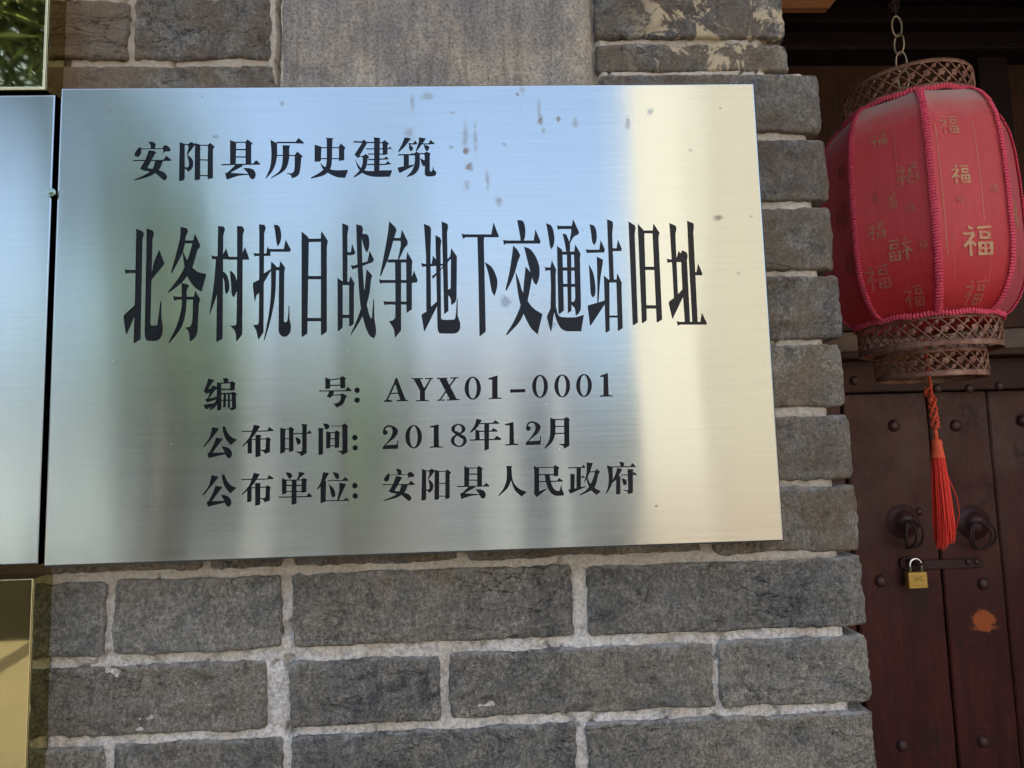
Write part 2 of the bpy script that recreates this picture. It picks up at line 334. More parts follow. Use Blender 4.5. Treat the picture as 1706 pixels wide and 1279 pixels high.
 (9, """1180 130,1230 138,1225 160,1225 390,1180 402;1225 92,s1270 95,s1288 120,s1270 145,1248 148;H 1305 115 1420 115 8;
 1412 105,1435 90,1472 112,1465 130,1465 375,1410 397,s1400 375,1370 365,1372 358,1415 358;1255 165,1300 178,1295 330,1255 335;
 H 1295 180 1345 178 10;1340 172,1358 157,1392 178,1385 195,1382 325,1340 332;H 1290 240 1345 240 10;H 1290 308 1345 308 10""", None),
 (9, "O 1537 228 27;O 1540 328 27", None),
 (10, EN2, None), (10, "R 337 231 68 95 32 86", None),
 (10, "468 145,530 132,540 132,542 308,578 312,578 318,468 320,468 313,500 308,500 155,468 155", None),
 (10, "R 700 168 58 42 28 32;R 704 262 65 52 36 42;645 185,690 186,762 238,735 250,690 222", None),
 (10, """848 85,892 95,880 115,s850 160,800 200,795 192,s830 140;H 875 125 1028 120 10;975 122,998 97,1035 120,1030 126,975 126;
 910 125,950 125,948 330,912 345;838 172,868 180,875 255,838 255;H 860 187 1010 185 10;960 188,985 160,1020 182,1015 190,960 190;
 H 790 258 1045 252 10;985 253,1012 222,1050 247,1045 256,985 257""", None),
 (10, "1080 128,1140 112,1148 112,1152 285,1188 290,1188 298,1080 302,1080 295,1115 288,1115 138,1080 138", None),
 (10, EN2, (84, 138, 213, 332, 1247, 106, 1371, 299)),
 (10, """1445 75,1488 92,1488 200,s1465 270,1405 328,1398 325,s1435 260,s1445 200;H 1483 92 1565 88 9;
 1558 85,1578 70,1605 88,1600 105,1602 305,1560 328,s1550 305,1520 295,1522 288,1560 288;H 1483 148 1562 146 9;H 1483 205 1562 203 9""", None),
 (11, GONG, (52, 118, 382, 432, 45, 118, 377, 437)), (11, BU, (430, 102, 742, 423, 425, 102, 742, 427)),
 (11, """860 97,s905 105,s922 130,s905 160,890 158,870 125;985 90,1045 105,1035 120,978 170,968 168,988 120;822 155,868 172,865 305,822 315;
 H 862 175 1020 172 10;1015 165,1035 150,1070 170,1062 190,1062 290,1015 300;H 862 228 1018 226 12;H 862 287 1018 285 10;H 790 342 1110 335 12;
 1060 334,1085 300,1117 328,1115 336,1060 337;920 173,965 173,965 405,915 417""", None),
 (11, """1225 97,1285 105,1275 120,s1230 200,1172 268,1165 258,s1205 190;1200 190,1255 180,1252 385,1200 403;
 1320 97,s1365 105,s1382 130,s1375 160,1350 160,1335 130;H 1272 180 1472 176 9;1415 175,1440 143,1475 172,1472 179,1415 180;
 1282 212,s1330 260,s1345 310,s1340 335,1312 342,s1300 300;1385 200,1450 212,1440 235,1378 374,1362 374,1385 270;H 1250 377 1480 372 10;
 1425 373,1448 345,1482 372,1480 377,1425 378""", None),
 (11, "O 1537 228 27;O 1540 330 27", None),
 (12, AN, (75, 130, 475, 540, 126, 148, 505, 530)), (12, YANG, (557, 133, 935, 547, 583, 145, 937, 525)),
 (12, XIAN, (1003, 107, 1415, 532, 1003, 110, 1392, 505)),
 (13, "92 145,160 145,150 170,s155 270,s110 390,10 485,0 478,s60 400,s95 300,98 180;150 235,s180 340,s250 410,328 438,268 492,s190 420,s150 320,146 290", None),
 (13, """403 140,465 165,465 430,550 402,552 408,440 497,430 490,405 455,410 440,410 200;H 458 160 635 157 10;
 630 150,648 133,693 160,685 180,682 255,632 265;H 458 243 634 240 12;H 458 320 730 316 12;665 315,690 280,738 312,735 321,665 322;
 528 243,585 241,s595 310,s630 400,s680 428,700 420,715 365,722 370,725 410,745 445,745 480,s650 480,s590 440,s545 340""", None),
 (13, """H 797 165 985 160 12;945 162,968 130,992 158,990 165,945 167;890 164,940 164,940 385,890 395;H 935 275 985 270 12;
 950 272,965 250,985 268,985 276,950 277;820 232,870 238,868 405,820 415;795 410,820 412,995 372,998 380,830 455,818 460;
 1005 103,1078 112,1070 130,s1040 220,985 325,978 320,s1005 220;H 1030 212 1110 208 12;
 1100 205,1120 175,1160 212,1140 230,s1100 380,s1040 430,932 478,925 470,s1010 410,s1060 330,1095 240;
 1010 255,s1040 330,s1090 390,1168 430,1118 475,s1050 410,s1010 320,1000 265""", None),
 (13, """1370 98,s1415 100,s1432 115,1425 152,1392 152,1385 120;H 1290 155 1560 151 12;1500 152,1525 110,1562 148,1560 156,1500 157;
 1235 135,1300 155,1300 165,s1300 320,s1270 400,1228 463,1222 458,s1250 370,s1255 250;
 1355 165,1410 180,1400 200,s1350 290,1280 350,1275 340,s1320 270;1340 265,1388 255,1390 460,1340 470;H 1395 247 1570 242 10;
 1535 241,1530 205,1578 240,1575 247,1535 248;1402 282,s1450 300,s1462 335,s1450 360,1425 360,1415 330;
 1470 178,1538 182,1530 200,1532 430,1525 452,1475 463,s1465 435,1425 425,1427 417,1475 420,1478 400""", None),
]
FU = """22 2,38 8,34 18,24 12;5 24,40 22,42 30,6 32;36 26,44 32,10 72,4 66;22 48,32 48,32 98,22 98;34 50,46 62,40 68,32 58;
50 6,94 4,94 12,50 14;56 20,66 20,66 46,56 46;80 20,90 20,90 46,80 46;56 20,90 20,90 28,56 28;56 38,90 38,90 46,56 46;
50 54,96 54,96 62,50 62;50 88,96 88,96 96,50 96;50 54,60 54,60 96,50 96;86 54,96 54,96 96,86 96;69 54,77 54,77 96,69 96;50 71,96 71,96 78,50 78"""

def curve_pts(pts):
    """pts: (x, y, smooth); Hermite subdivision of the sides that touch a smooth point"""
    out = []; n = len(pts)
    for i in range(n):
        a, b = pts[i], pts[(i + 1) % n]
        out.append((a[0], a[1]))
        if a[2] or b[2]:
            p0, p3 = pts[i - 1], pts[(i + 2) % n]
            ta = ((b[0] - p0[0]) / 2, (b[1] - p0[1]) / 2) if a[2] else (b[0] - a[0], b[1] - a[1])
            tb = ((p3[0] - a[0]) / 2, (p3[1] - a[1]) / 2) if b[2] else (b[0] - a[0], b[1] - a[1])
            L = math.hypot(b[0] - a[0], b[1] - a[1])
            for q, t in ((0, ta), (1, tb)):
                m = math.hypot(*t)
                if m > 1e-6:
                    k = L / m; t = (t[0] * k, t[1] * k)
                if q == 0: ta = t
                else: tb = t
            for s_ in (0.25, 0.5, 0.75):
                h1 = 2 * s_**3 - 3 * s_**2 + 1; h2 = s_**3 - 2 * s_**2 + s_; h3 = -2 * s_**3 + 3 * s_**2; h4 = s_**3 - s_**2
                out.append((h1 * a[0] + h2 * ta[0] + h3 * b[0] + h4 * tb[0], h1 * a[1] + h2 * ta[1] + h3 * b[1] + h4 * tb[1]))
    return out
def parse(s):
    polys = []
    for part in s.replace('\n', ' ').split(';'):
        part = part.strip()
        if not part: continue
        if part[0] == 'H':
            x0, y0, x1, y1, t = map(float, part[1:].split()); t /= 2
            polys.append([(x0, y0 - t), (x1, y1 - t), (x1, y1 + t), (x0, y0 + t)])
        elif part[0] == 'O':
            x, y, r = map(float, part[1:].split())
            polys.append([(x + r * math.cos(k * math.pi / 8), y + r * math.sin(k * math.pi / 8)) for k in range(16)])
        elif part[0] == 'R':
            cx, cy, rx, ry, ix, iy = map(float, part[1:].split())
            for sgn in (-1, 1):
                o = [(cx + sgn * rx * math.sin(k * math.pi / 12), cy - ry * math.cos(k * math.pi / 12)) for k in range(13)]
                i = [(cx + sgn * ix * math.sin(k * math.pi / 12), cy - iy * math.cos(k * math.pi / 12)) for k in range(13)]
                if sgn < 0: o[0] = (cx + 0.6, o[0][1]); o[-1] = (cx + 0.6, o[-1][1]); i[0] = (cx + 0.6, i[0][1]); i[-1] = (cx + 0.6, i[-1][1])
                polys.append(o + i[::-1])
        else:
            pts = []
            for q in part.split(','):
                q = q.strip(); sm = q[0] == 's'
                x, y = map(float, q.lstrip('s').split()); pts.append((x, y, sm))
            polys.append(curve_pts(pts))
    return polys

def ccw(p):
    a = sum(p[i][0] * p[(i + 1) % len(p)][1] - p[(i + 1) % len(p)][0] * p[i][1] for i in range(len(p)))
    return p if a > 0 else p[::-1]
# ------------------------------------------------------------------ materials
def m_brick(name, stain=False, lichen=False):
    M = MT(name); X = M.xyz()
    oi = M.n('ShaderNodeObjectInfo'); rnd = oi.outputs['Random']
    at = M.n('ShaderNodeAttribute'); at.attribute_name = 'rim'; rim = M.xyz(at.outputs['Vector'])
    nb = M.noise(11, 6, 0.65, dist=0.5); nf = M.noise(330, 5, 0.8); nm = M.noise(42, 8, 0.75, dist=1.4)
    fib = M.noise(1.0, 7, 0.8, vec=M.map((150, 1, 70), rot=(0, 0.35, 0)), dist=1.5)
    c = M.ramp(nb, (0.30, (0.092, 0.098, 0.100)), (0.44, (0.170, 0.166, 0.150)), (0.56, (0.240, 0.220, 0.180)), (0.70, (0.158, 0.168, 0.172)))
    hue = M.ramp(rnd, (0.05, (0.98, 0.93, 0.84)), (0.35, (0.66, 0.69, 0.71)), (0.6, (1.20, 1.12, 0.96)), (0.95, (0.98, 1.03, 1.04)))
    c2 = M.mix(1.0, c, hue, 'MULTIPLY')
    c2 = M.mix(M.ramp(nm, (0.42, 0.0), (0.66, 0.70)), c2, (0.31, 0.285, 0.23))          # dusty buff bloom
    c2 = M.mix(M.ramp(M.noise(55, 7, 0.75, vec=M.map(loc=(1, 4, 2))), (0.54, 0.0), (0.68, 0.75)), c2, (0.075, 0.075, 0.075))
    n8 = M.noise(850, 3, 0.7)
    c2 = M.mix(1.0, c2, M.ramp(n8, (0.36, 0.72), (0.64, 1.30)), 'MULTIPLY')
    g = M.ramp(nf, (0.34, 0.55), (0.5, 1.0), (0.66, 1.6))                               # open grain
    c2 = M.mix(1.0, c2, g, 'MULTIPLY')
    c2 = M.mix(1.0, c2, M.ramp(fib, (0.32, 0.58), (0.5, 1.0), (0.7, 1.5)), 'MULTIPLY')
    lime = M.noise(64, 8, 0.8, vec=M.map((1, 1, 1.8), loc=(3, 0, 1)), dist=0.8)
    lf = M.math('ADD', lime, M.math('MULTIPLY', rim[0], 0.17))
    lf = M.math('ADD', lf, M.math('MULTIPLY', rim[1], 0.09))
    c2 = M.mix(M.ramp(lf, (0.60, 0.0), (0.78, 0.8)), c2, (0.46, 0.45, 0.42))              # lime smeared on the arrises
    # brown tint round the plates; the shade right under them is put into it
    brown_shade = M.math('MULTIPLY', M.step(X[2], Z0 - 0.030, Z0 - 0.004), M.step(M.noise(30, 4), 0.3, 0.6))
    c2 = M.mix(M.math('MULTIPLY', brown_shade, 0.55), c2, (0.16, 0.105, 0.055))
    if lichen:
        ln = M.noise(24, 8, 0.72, dist=1.2)
        k = M.math('MULTIPLY', M.step(ln, 0.515, 0.56), M.step(X[0], 0.485, 0.535))
        c2 = M.mix(k, c2, (0.62, 0.50, 0.31))
        k2 = M.step(M.noise(40, 5, 0.6, vec=M.map(loc=(9, 0, 2))), 0.66, 0.72)
        c2 = M.mix(M.math('MULTIPLY', k2, 0.6), c2, (0.34, 0.16, 0.09))
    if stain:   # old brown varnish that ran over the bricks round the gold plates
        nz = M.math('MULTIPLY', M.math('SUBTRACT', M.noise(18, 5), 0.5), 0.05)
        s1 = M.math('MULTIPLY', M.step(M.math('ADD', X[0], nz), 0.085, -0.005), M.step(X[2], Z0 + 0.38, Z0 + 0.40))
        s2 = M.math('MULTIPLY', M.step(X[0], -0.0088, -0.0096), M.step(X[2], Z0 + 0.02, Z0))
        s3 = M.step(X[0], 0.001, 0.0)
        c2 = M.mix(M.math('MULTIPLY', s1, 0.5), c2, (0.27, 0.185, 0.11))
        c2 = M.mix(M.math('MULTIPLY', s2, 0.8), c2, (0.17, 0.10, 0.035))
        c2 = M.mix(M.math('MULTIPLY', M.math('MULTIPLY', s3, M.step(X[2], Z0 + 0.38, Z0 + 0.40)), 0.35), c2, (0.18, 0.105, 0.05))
    cr = M.noise(1.0, 6, 0.6, vec=M.map((9, 1, 24), loc=(5, 0, 3)), dist=2.0)              # a few shallow cracks
    crk = M.step(M.math('ABSOLUTE', M.math('SUBTRACT', cr, 0.5)), 0.0, 0.006)
    crz = M.step(M.noise(8, 3, 0.5, vec=M.map(loc=(8, 1, 8))), 0.46, 0.56)
    crk = M.math('SUBTRACT', 1.0, M.math('MULTIPLY', M.math('SUBTRACT', 1.0, crk), crz))
    c2 = M.mix(1.0, c2, M.ramp(crk, (0.0, 0.35), (1.0, 1.0)), 'MULTIPLY')
    M.set(col=c2, rough=M.ramp(nf, (0.3, 0.95), (0.7, 0.78)), spec=0.25)
    h = M.math('ADD', M.math('MULTIPLY', nf, 0.45), M.math('MULTIPLY', nm, 1.3))
    h = M.math('ADD', h, M.math('MULTIPLY', fib, 0.6))
    h = M.math('ADD', h, M.math('MULTIPLY', crk, 1.2))
    h = M.math('ADD', h, M.math('MULTIPLY', lime, 0.9))
    M.bump(h, 0.0030, 1.0)
    return M.m
def m_mortar():
    M = MT('lime_mortar'); X = M.xyz()
    a = M.noise(22, 6, 0.65); f = M.noise(300, 5, 0.8)
    c = M.ramp(a, (0.3, (0.66, 0.58, 0.46)), (0.5, (0.80, 0.75, 0.66)), (0.7, (0.85, 0.82, 0.76)))
    c = M.mix(1.0, c, M.ramp(f, (0.35, 0.62), (0.5, 1.0), (0.65, 1.15)), 'MULTIPLY')
    c = M.mix(1.0, c, M.ramp(M.noise(75, 6, 0.8), (0.36, 0.72), (0.55, 1.05)), 'MULTIPLY')
    warm = M.math('MULTIPLY', M.step(X[2], Z0 - 0.06, Z0 - 0.005), 0.55)
    c = M.mix(warm, c, (0.52, 0.43, 0.30))
    up = M.math('MULTIPLY', M.math('MULTIPLY', M.step(X[2], Z0 + 0.38, Z0 + 0.4), 0.55), M.step(X[0], 0.172, 0.160))
    c = M.mix(up, c, (0.55, 0.45, 0.33))
    pit = M.noise(130, 6, 0.8, vec=M.map(loc=(2, 2, 2)))
    c = M.mix(M.step(pit, 0.66, 0.73), c, (0.22, 0.17, 0.11))
    st = M.math('MULTIPLY', M.step(X[0], -0.0088, -0.0096), 0.9)
    c = M.mix(st, c, (0.12, 0.08, 0.035))
    M.set(col=c, rough=0.95, spec=0.15)
    M.bump(M.math('ADD', f, M.math('MULTIPLY', pit, 2.2)), 0.0022, 0.9)
    return M.m
def m_cement():
    M = MT('cement_render')
    a = M.noise(7, 6, 0.6, dist=0.8); b = M.noise(16, 5, 0.65, vec=M.map(loc=(4, 0, 7))); f = M.noise(350, 5, 0.85)
    c = M.ramp(a, (0.30, (0.175, 0.158, 0.138)), (0.44, (0.29, 0.262, 0.222)), (0.56, (0.235, 0.213, 0.188)), (0.70, (0.39, 0.345, 0.27)))
    c = M.mix(M.ramp(b, (0.46, 0.0), (0.66, 0.8)), c, (0.45, 0.375, 0.265))
    c = M.mix(1.0, c, M.ramp(f, (0.36, 0.5), (0.5, 1.0), (0.66, 1.5)), 'MULTIPLY')
    stk = M.noise(1.0, 6, 0.75, vec=M.map((60, 1, 7)), dist=0.8)
    c = M.mix(1.0, c, M.ramp(stk, (0.32, 0.66), (0.5, 1.0), (0.7, 1.22)), 'MULTIPLY')
    c = M.mix(M.step(M.noise(120, 7, 0.8), 0.62, 0.70), c, (0.10, 0.09, 0.08))
    M.set(col=c, rough=0.92, spec=0.2)
    M.bump(M.math('ADD', f, M.math('MULTIPLY', M.noise(90, 5, 0.7), 0.8)), 0.0018, 0.9)
    return M.m
def m_steel(marks=False):
    M = MT('brushed_steel')
    line = M.noise(1.0, 3, 0.7, vec=M.map((14, 1, 2600))); line2 = M.noise(1.0, 4, 0.7, vec=M.map((4, 1, 420)))
    c = M.ramp(line, (0.3, (0.405, 0.450, 0.430)), (0.7, (0.465, 0.508, 0.488)))
    c = M.mix(1.0, c, M.ramp(line2, (0.3, 0.94), (0.7, 1.04)), 'MULTIPLY')
    rough = M.ramp(line2, (0.3, 0.125), (0.7, 0.155))
    metal = 1.0
    if marks:
        nz = M.noise(160, 4, 0.7); X = M.xyz()
        # dried drips below the top edge and a scatter of rust and grime spots
        run = M.noise(1.0, 5, 0.75, vec=M.map((150, 1, 34))); zone = M.noise(9, 2, 0.5, vec=M.map((1, 1, 0.5), loc=(0, 0, 3)))
        dr = M.math('MULTIPLY', M.step(run, 0.63, 0.74), M.step(X[2], Z0 + 0.27, Z0 + 0.39))
        dr = M.math('MULTIPLY', dr, M.step(zone, 0.42, 0.56))
        sp = M.noise(230, 2, 0.5, vec=M.map((1, 1, 0.8)))
        dr = M.math('MAXIMUM', dr, M.math('MULTIPLY', M.step(sp, 0.735, 0.77), 0.8))
        c = M.mix(M.math('MULTIPLY', dr, 0.5), c, (0.33, 0.33, 0.32))
        g = None; rust = None
        for (u, v, rx, rz, kind) in [(782, 278, 5, 6, 1), (776, 250, 4, 6, 1), (778, 310, 5, 7, 0), (775, 225, 4, 22, 0), (792, 230, 3, 26, 0), (831, 335, 4, 9, 0),
                                     (900, 200, 3, 7, 1), (898, 180, 3, 18, 0), (958, 205, 4, 9, 0), (931, 197, 3, 5, 1), (905, 217, 3, 5, 0), (1046, 205, 3, 12, 0),
                                     (1196, 362, 5, 5, 1), (712, 160, 9, 6, 0), (687, 170, 3, 14, 0), (682, 222, 6, 9, 0), (862, 157, 3, 3, 1), (870, 150, 4, 6, 0),
                                     (360, 227, 5, 3, 0), (843, 503, 7, 9, 0), (754, 187, 4, 3, 0), (840, 240, 3, 3, 0), (1084, 186, 4, 5, 0), (752, 245, 3, 4, 0),
                                     (1093, 843, 2, 2, 1), (1230, 455, 3, 3, 0), (1252, 360, 3, 3, 0), (1150, 250, 3, 3, 0), (1200, 180, 2, 3, 0), (920, 540, 5, 5, 0),
                                     (183, 180, 3, 12, 0), (470, 173, 3, 5, 0), (812, 300, 3, 14, 0)]:
            p = px(u, v, 0.0); s = M.spot(p.x, p.z, rx * 0.00085, rz * 0.00075, 2.6, nz, 0.1)
            if kind: rust = s if rust is None else M.math('MAXIMUM', rust, s)
            else: g = s if g is None else M.math('MAXIMUM', g, s)
        c = M.mix(M.math('MULTIPLY', g, M.ramp(nz, (0.35, 0.10), (0.65, 0.42))), c, (0.30, 0.32, 0.33))
        c = M.mix(M.math('MULTIPLY', rust, 0.75), c, (0.20, 0.12, 0.08))
        metal = M.math('SUBTRACT', 1.0, M.math('MULTIPLY', rust, 0.7))
        rough = M.math('ADD', rough, M.math('MULTIPLY', M.math('MAXIMUM', g, dr), 0.18))
    uv = M.n('ShaderNodeTangent'); uv.direction_type = 'UV_MAP'; uv.uv_map = 'UVMap'
    M.l(uv.outputs[0], M.b.inputs['Tangent'])
    M.set(col=c, rough=rough, metal=metal, ani=1.0, anir=0.25)
    wv = M.noise(1.0, 2, 0.5, vec=M.map((9, 1, 2.0)))
    b1 = M.bump(wv, 0.0020, 0.45)
    M.bump(M.math('ADD', line, line2), 0.00002, 0.35, nrm=b1)
    return M.m
def simple(name, col, rough=0.5, metal=0.0, bump=None, spec=0.5, var=0.0, vs=40, coat=0.0):
    M = MT(name)
    c = col
    if var:
        n = M.noise(vs, 5, 0.65)
        c = M.mix(n, tuple(x * (1 - var) for x in col), tuple(min(1, x * (1 + var)) for x in col))
    M.set(col=c, rough=rough, metal=metal, spec=spec, coat=coat)
    if bump: M.bump(M.noise(bump[0], 4, 0.7), bump[1], 0.8)
    return M.m
def m_lacquer():
    M = MT('black_lacquer'); n = M.noise(120, 4, 0.7)
    M.set(col=M.ramp(n, (0.3, (0.003, 0.0045, 0.007)), (0.8, (0.008, 0.010, 0.015))), rough=M.ramp(n, (0.3, 0.18), (0.7, 0.26)), spec=0.22)
    return M.m
def m_gold():
    M = MT('polished_brass'); n = M.noise(26, 5, 0.7, vec=M.map((1, 1, 2.5)))
    sp = M.step(M.noise(260, 2), 0.70, 0.76)
    c = M.mix(M.ramp(n, (0.4, 0.0), (0.8, 0.3)), (0.46, 0.42, 0.22), (0.36, 0.33, 0.16))
    c = M.mix(M.math('MULTIPLY', sp, 0.5), c, (0.35, 0.25, 0.10))
    M.set(col=c, rough=M.ramp(n, (0.4, 0.015), (0.8, 0.05)), metal=1.0)
    M.bump(M.noise(12, 2), 0.0003, 0.08)
    return M.m
def m_wood(name, a, b, patch=False, dust=0.0, rough=0.5, horiz=False):
    M = MT(name); X = M.xyz()
    sc_ = (6, 30, 60) if horiz else (60, 30, 5)
    g = M.noise(1.0, 6, 0.7, vec=M.map(sc_), dist=0.7); big = M.noise(5, 5, 0.6)
    f = M.noise(1.0, 4, 0.7, vec=M.map(tuple(v * 5 for v in sc_)))
    c = M.mix(M.ramp(g, (0.3, 0.0), (0.7, 1.0)), a, b)
    c = M.mix(1.0, c, M.ramp(big, (0.3, 0.65), (0.7, 1.25)), 'MULTIPLY')
    c = M.mix(1.0, c, M.ramp(f, (0.35, 0.8), (0.65, 1.12)), 'MULTIPLY')
    if dust:   # pale weathering on the upper planks
        k = M.math('MULTIPLY', M.step(X[2], Z0 - 0.35, Z0 + 0.12), M.ramp(M.noise(7, 5, 0.7), (0.35, 0.15), (0.7, 1.0)))
        c = M.mix(M.math('MULTIPLY', k, dust), c, (0.19, 0.135, 0.105))
        stn = M.noise(14, 6, 0.75, vec=M.map((1, 1, 0.7)))
        c = M.mix(M.math('MULTIPLY', M.step(stn, 0.56, 0.66), 0.65), c, (0.02, 0.012, 0.010))
        scr = M.noise(1.0, 3, 0.8, vec=M.map((45, 1, 300), loc=(3, 1, 5)))
        c = M.mix(M.math('MULTIPLY', M.step(scr, 0.70, 0.76), 0.6), c, (0.22, 0.16, 0.12))
    if patch:
        nz = M.noise(48, 6, 0.8)
        for (u, v, rx, rz) in ((1638, 1034, 0.025, 0.022), (1640, 1046, 0.036, 0.006), (1628, 1067, 0.026, 0.0022)):
            p = px(u, v, 0.85); s = M.spot(p.x, p.z, rx, rz, 1.9, nz, 0.85)
            if rz < 0.01: s = M.math('MULTIPLY', s, M.math('MULTIPLY', M.step(nz, 0.45, 0.6), 0.6))
            c = M.mix(s, c, M.mix(M.noise(160, 4, 0.8), (0.55, 0.13, 0.02), (0.20, 0.06, 0.03)))
    M.set(col=c, rough=M.ramp(g, (0.3, rough), (0.7, rough + 0.2)), spec=0.25)
    M.bump(M.math('ADD', M.math('MULTIPLY', g, 1.0), M.math('MULTIPLY', f, 0.5)), 0.0015, 0.6)
    return M.m
def m_fabric():
    M = MT('faded_red_satin'); X = M.xyz(); nrm = M.xyz(M.nor)
    n = M.noise(14, 5, 0.65); str_ = M.noise(1.0, 4, 0.7, vec=M.map((90, 90, 6)))
    c = M.mix(n, (0.60, 0.018, 0.022), (0.70, 0.040, 0.045))
    # dust lies on the cloth that faces up, and thins out down the side
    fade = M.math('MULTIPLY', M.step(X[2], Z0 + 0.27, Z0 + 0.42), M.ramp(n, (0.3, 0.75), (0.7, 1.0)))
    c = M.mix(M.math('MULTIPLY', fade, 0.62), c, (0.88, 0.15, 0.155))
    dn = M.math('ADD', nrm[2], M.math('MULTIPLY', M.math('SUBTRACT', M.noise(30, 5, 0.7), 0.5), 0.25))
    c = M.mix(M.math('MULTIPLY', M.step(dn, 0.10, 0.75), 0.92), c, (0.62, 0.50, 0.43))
    c = M.mix(1.0, c, M.ramp(str_, (0.3, 0.90), (0.7, 1.06)), 'MULTIPLY')
    M.set(col=c, rough=0.55, spec=0.35, sheen=0.25)
    M.b.inputs['Sheen Roughness'].default_value = 0.5
    wv = M.noise(700, 2, 0.6)
    M.bump(M.math('ADD', wv, M.math('MULTIPLY', str_, 2.0)), 0.0006, 0.35)
    tr = M.n('ShaderNodeBsdfTranslucent'); tr.inputs[0].default_value = (0.70, 0.03, 0.04, 1)
    mx = M.n('ShaderNodeMixShader'); mx.inputs[0].default_value = 0.30
    M.l(M.b.outputs[0], mx.inputs[1]); M.l(tr.outputs[0], mx.inputs[2]); M.l(mx.outputs[0], M.out.inputs[0])
    return M.m
def m_rustbrass():
    M = MT('tarnished_brass'); n = M.noise(45, 6, 0.75); f = M.noise(400, 3, 0.7)
    c = M.ramp(n, (0.32, (0.13, 0.050, 0.030)), (0.5, (0.27, 0.130, 0.085)), (0.72, (0.42, 0.28, 0.18)))
    c = M.mix(1.0, c, M.ramp(f, (0.3, 0.7), (0.7, 1.2)), 'MULTIPLY')
    M.set(col=c, rough=0.6, metal=0.35, spec=0.4); M.bump(f, 0.0005, 0.7)
    return M.m

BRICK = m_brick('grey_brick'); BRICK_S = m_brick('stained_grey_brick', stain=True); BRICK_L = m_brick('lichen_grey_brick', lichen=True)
MORTAR = m_mortar(); CEMENT = m_cement()
STEEL = m_steel(True); STEEL2 = m_steel(False); LACQ = m_lacquer(); GOLD = m_gold()
GOLD_EDGE = simple('bright_brass_edge', (0.85, 0.74, 0.42), 0.25, 1.0)
DARKGAP = simple('dark_sealant', (0.03, 0.022, 0.02), 0.8)
DOORW = m_wood('dark_red_painted_wood', (0.040, 0.008, 0.007), (0.078, 0.018, 0.014), patch=True, dust=0.42, rough=0.42)
FRAMEW = m_wood('dark_brown_wood', (0.040, 0.020, 0.015), (0.075, 0.036, 0.024), rough=0.6, horiz=True)  # plain dark brown for door lintel, ledge strip and cross beam
BEAMW = m_wood('grey_weathered_wood', (0.13, 0.10, 0.08), (0.20, 0.155, 0.125), rough=0.75, horiz=True)
TRANW = m_wood('near_black_wood', (0.012, 0.006, 0.006), (0.024, 0.012, 0.010), rough=0.6, horiz=True)  # deep shade of the gateway top is put into this near-black colour
PANW = m_wood('dark_umber_panel', (0.055, 0.026, 0.014), (0.080, 0.038, 0.020), rough=0.7)
ORW = m_wood('bare_orange_wood', (0.40, 0.16, 0.06), (0.52, 0.24, 0.10), rough=0.6, horiz=True)
STUDM = simple('painted_iron', (0.055, 0.020, 0.017), 0.45, 0.0, (300, 0.0008), var=0.3)
IRON = simple('dark_iron', (0.040, 0.019, 0.016), 0.6, 0.3, (300, 0.0008), var=0.4)
FABRIC = m_fabric(); FILI = m_rustbrass()
BRAID = simple('pink_braid', (0.80, 0.080, 0.135), 0.75, var=0.35, vs=120)
def m_print(name, gold, lo, hi):
    M = MT(name); n = M.noise(110, 5, 0.75)
    M.set(col=M.mix(M.ramp(n, (lo, 0.0), (hi, 1.0)), (0.60, 0.06, 0.07), gold), rough=0.6, spec=0.3); return M.m
PRINT = m_print('faded_gold_print', (0.42, 0.24, 0.12), 0.36, 0.62)
PRINT_L = m_print('pale_gold_print', (0.56, 0.35, 0.17), 0.30, 0.55)
PRINT_D = m_print('worn_gold_print', (0.32, 0.13, 0.07), 0.38, 0.66)
CHAINM = simple('dull_brass_wire', (0.42, 0.33, 0.22), 0.4, 0.6, var=0.3, vs=200)
CORD = simple('orange_red_cord', (0.72, 0.10, 0.035), 0.8, var=0.3, vs=300)
TASS = simple('red_silk_thread', (0.80, 0.035, 0.015), 0.5, var=0.25, vs=400)
BRASS = simple('yellow_brass', (0.50, 0.34, 0.085), 0.45, 0.6, (200, 0.0008), var=0.35)
CHROME = simple('steel_shackle', (0.75, 0.76, 0.78), 0.2, 1.0)
ZINC = simple('zinc_screw', (0.34, 0.50, 0.44), 0.35, 0.9, var=0.2)
ETCH = simple('dark_etching', (0.12, 0.08, 0.03), 0.6)
PLASTER = simple('dark_wall_core', (0.16, 0.15, 0.14), 0.9, bump=(60, 0.004), var=0.2, vs=8)
# ------------------------------------------------------------------ ground
def m_ground():
    M = MT('pale_concrete_lane'); n = M.noise(1.2, 6, 0.6); f = M.noise(40, 5, 0.8)
    c = M.mix(n, (0.058, 0.053, 0.044), (0.082, 0.073, 0.060)); c = M.mix(1.0, c, M.ramp(f, (0.3, 0.8), (0.7, 1.1)), 'MULTIPLY')
    M.set(col=c, rough=0.9); M.bump(f, 0.01, 0.6); return M.m
g = MB(); g.add([(-60, -60, 0), (60, -60, 0), (60, 60, 0), (-60, 60, 0)], [(0, 1, 2, 3)])
tag(g.build('ground', m_ground()), kind='structure')

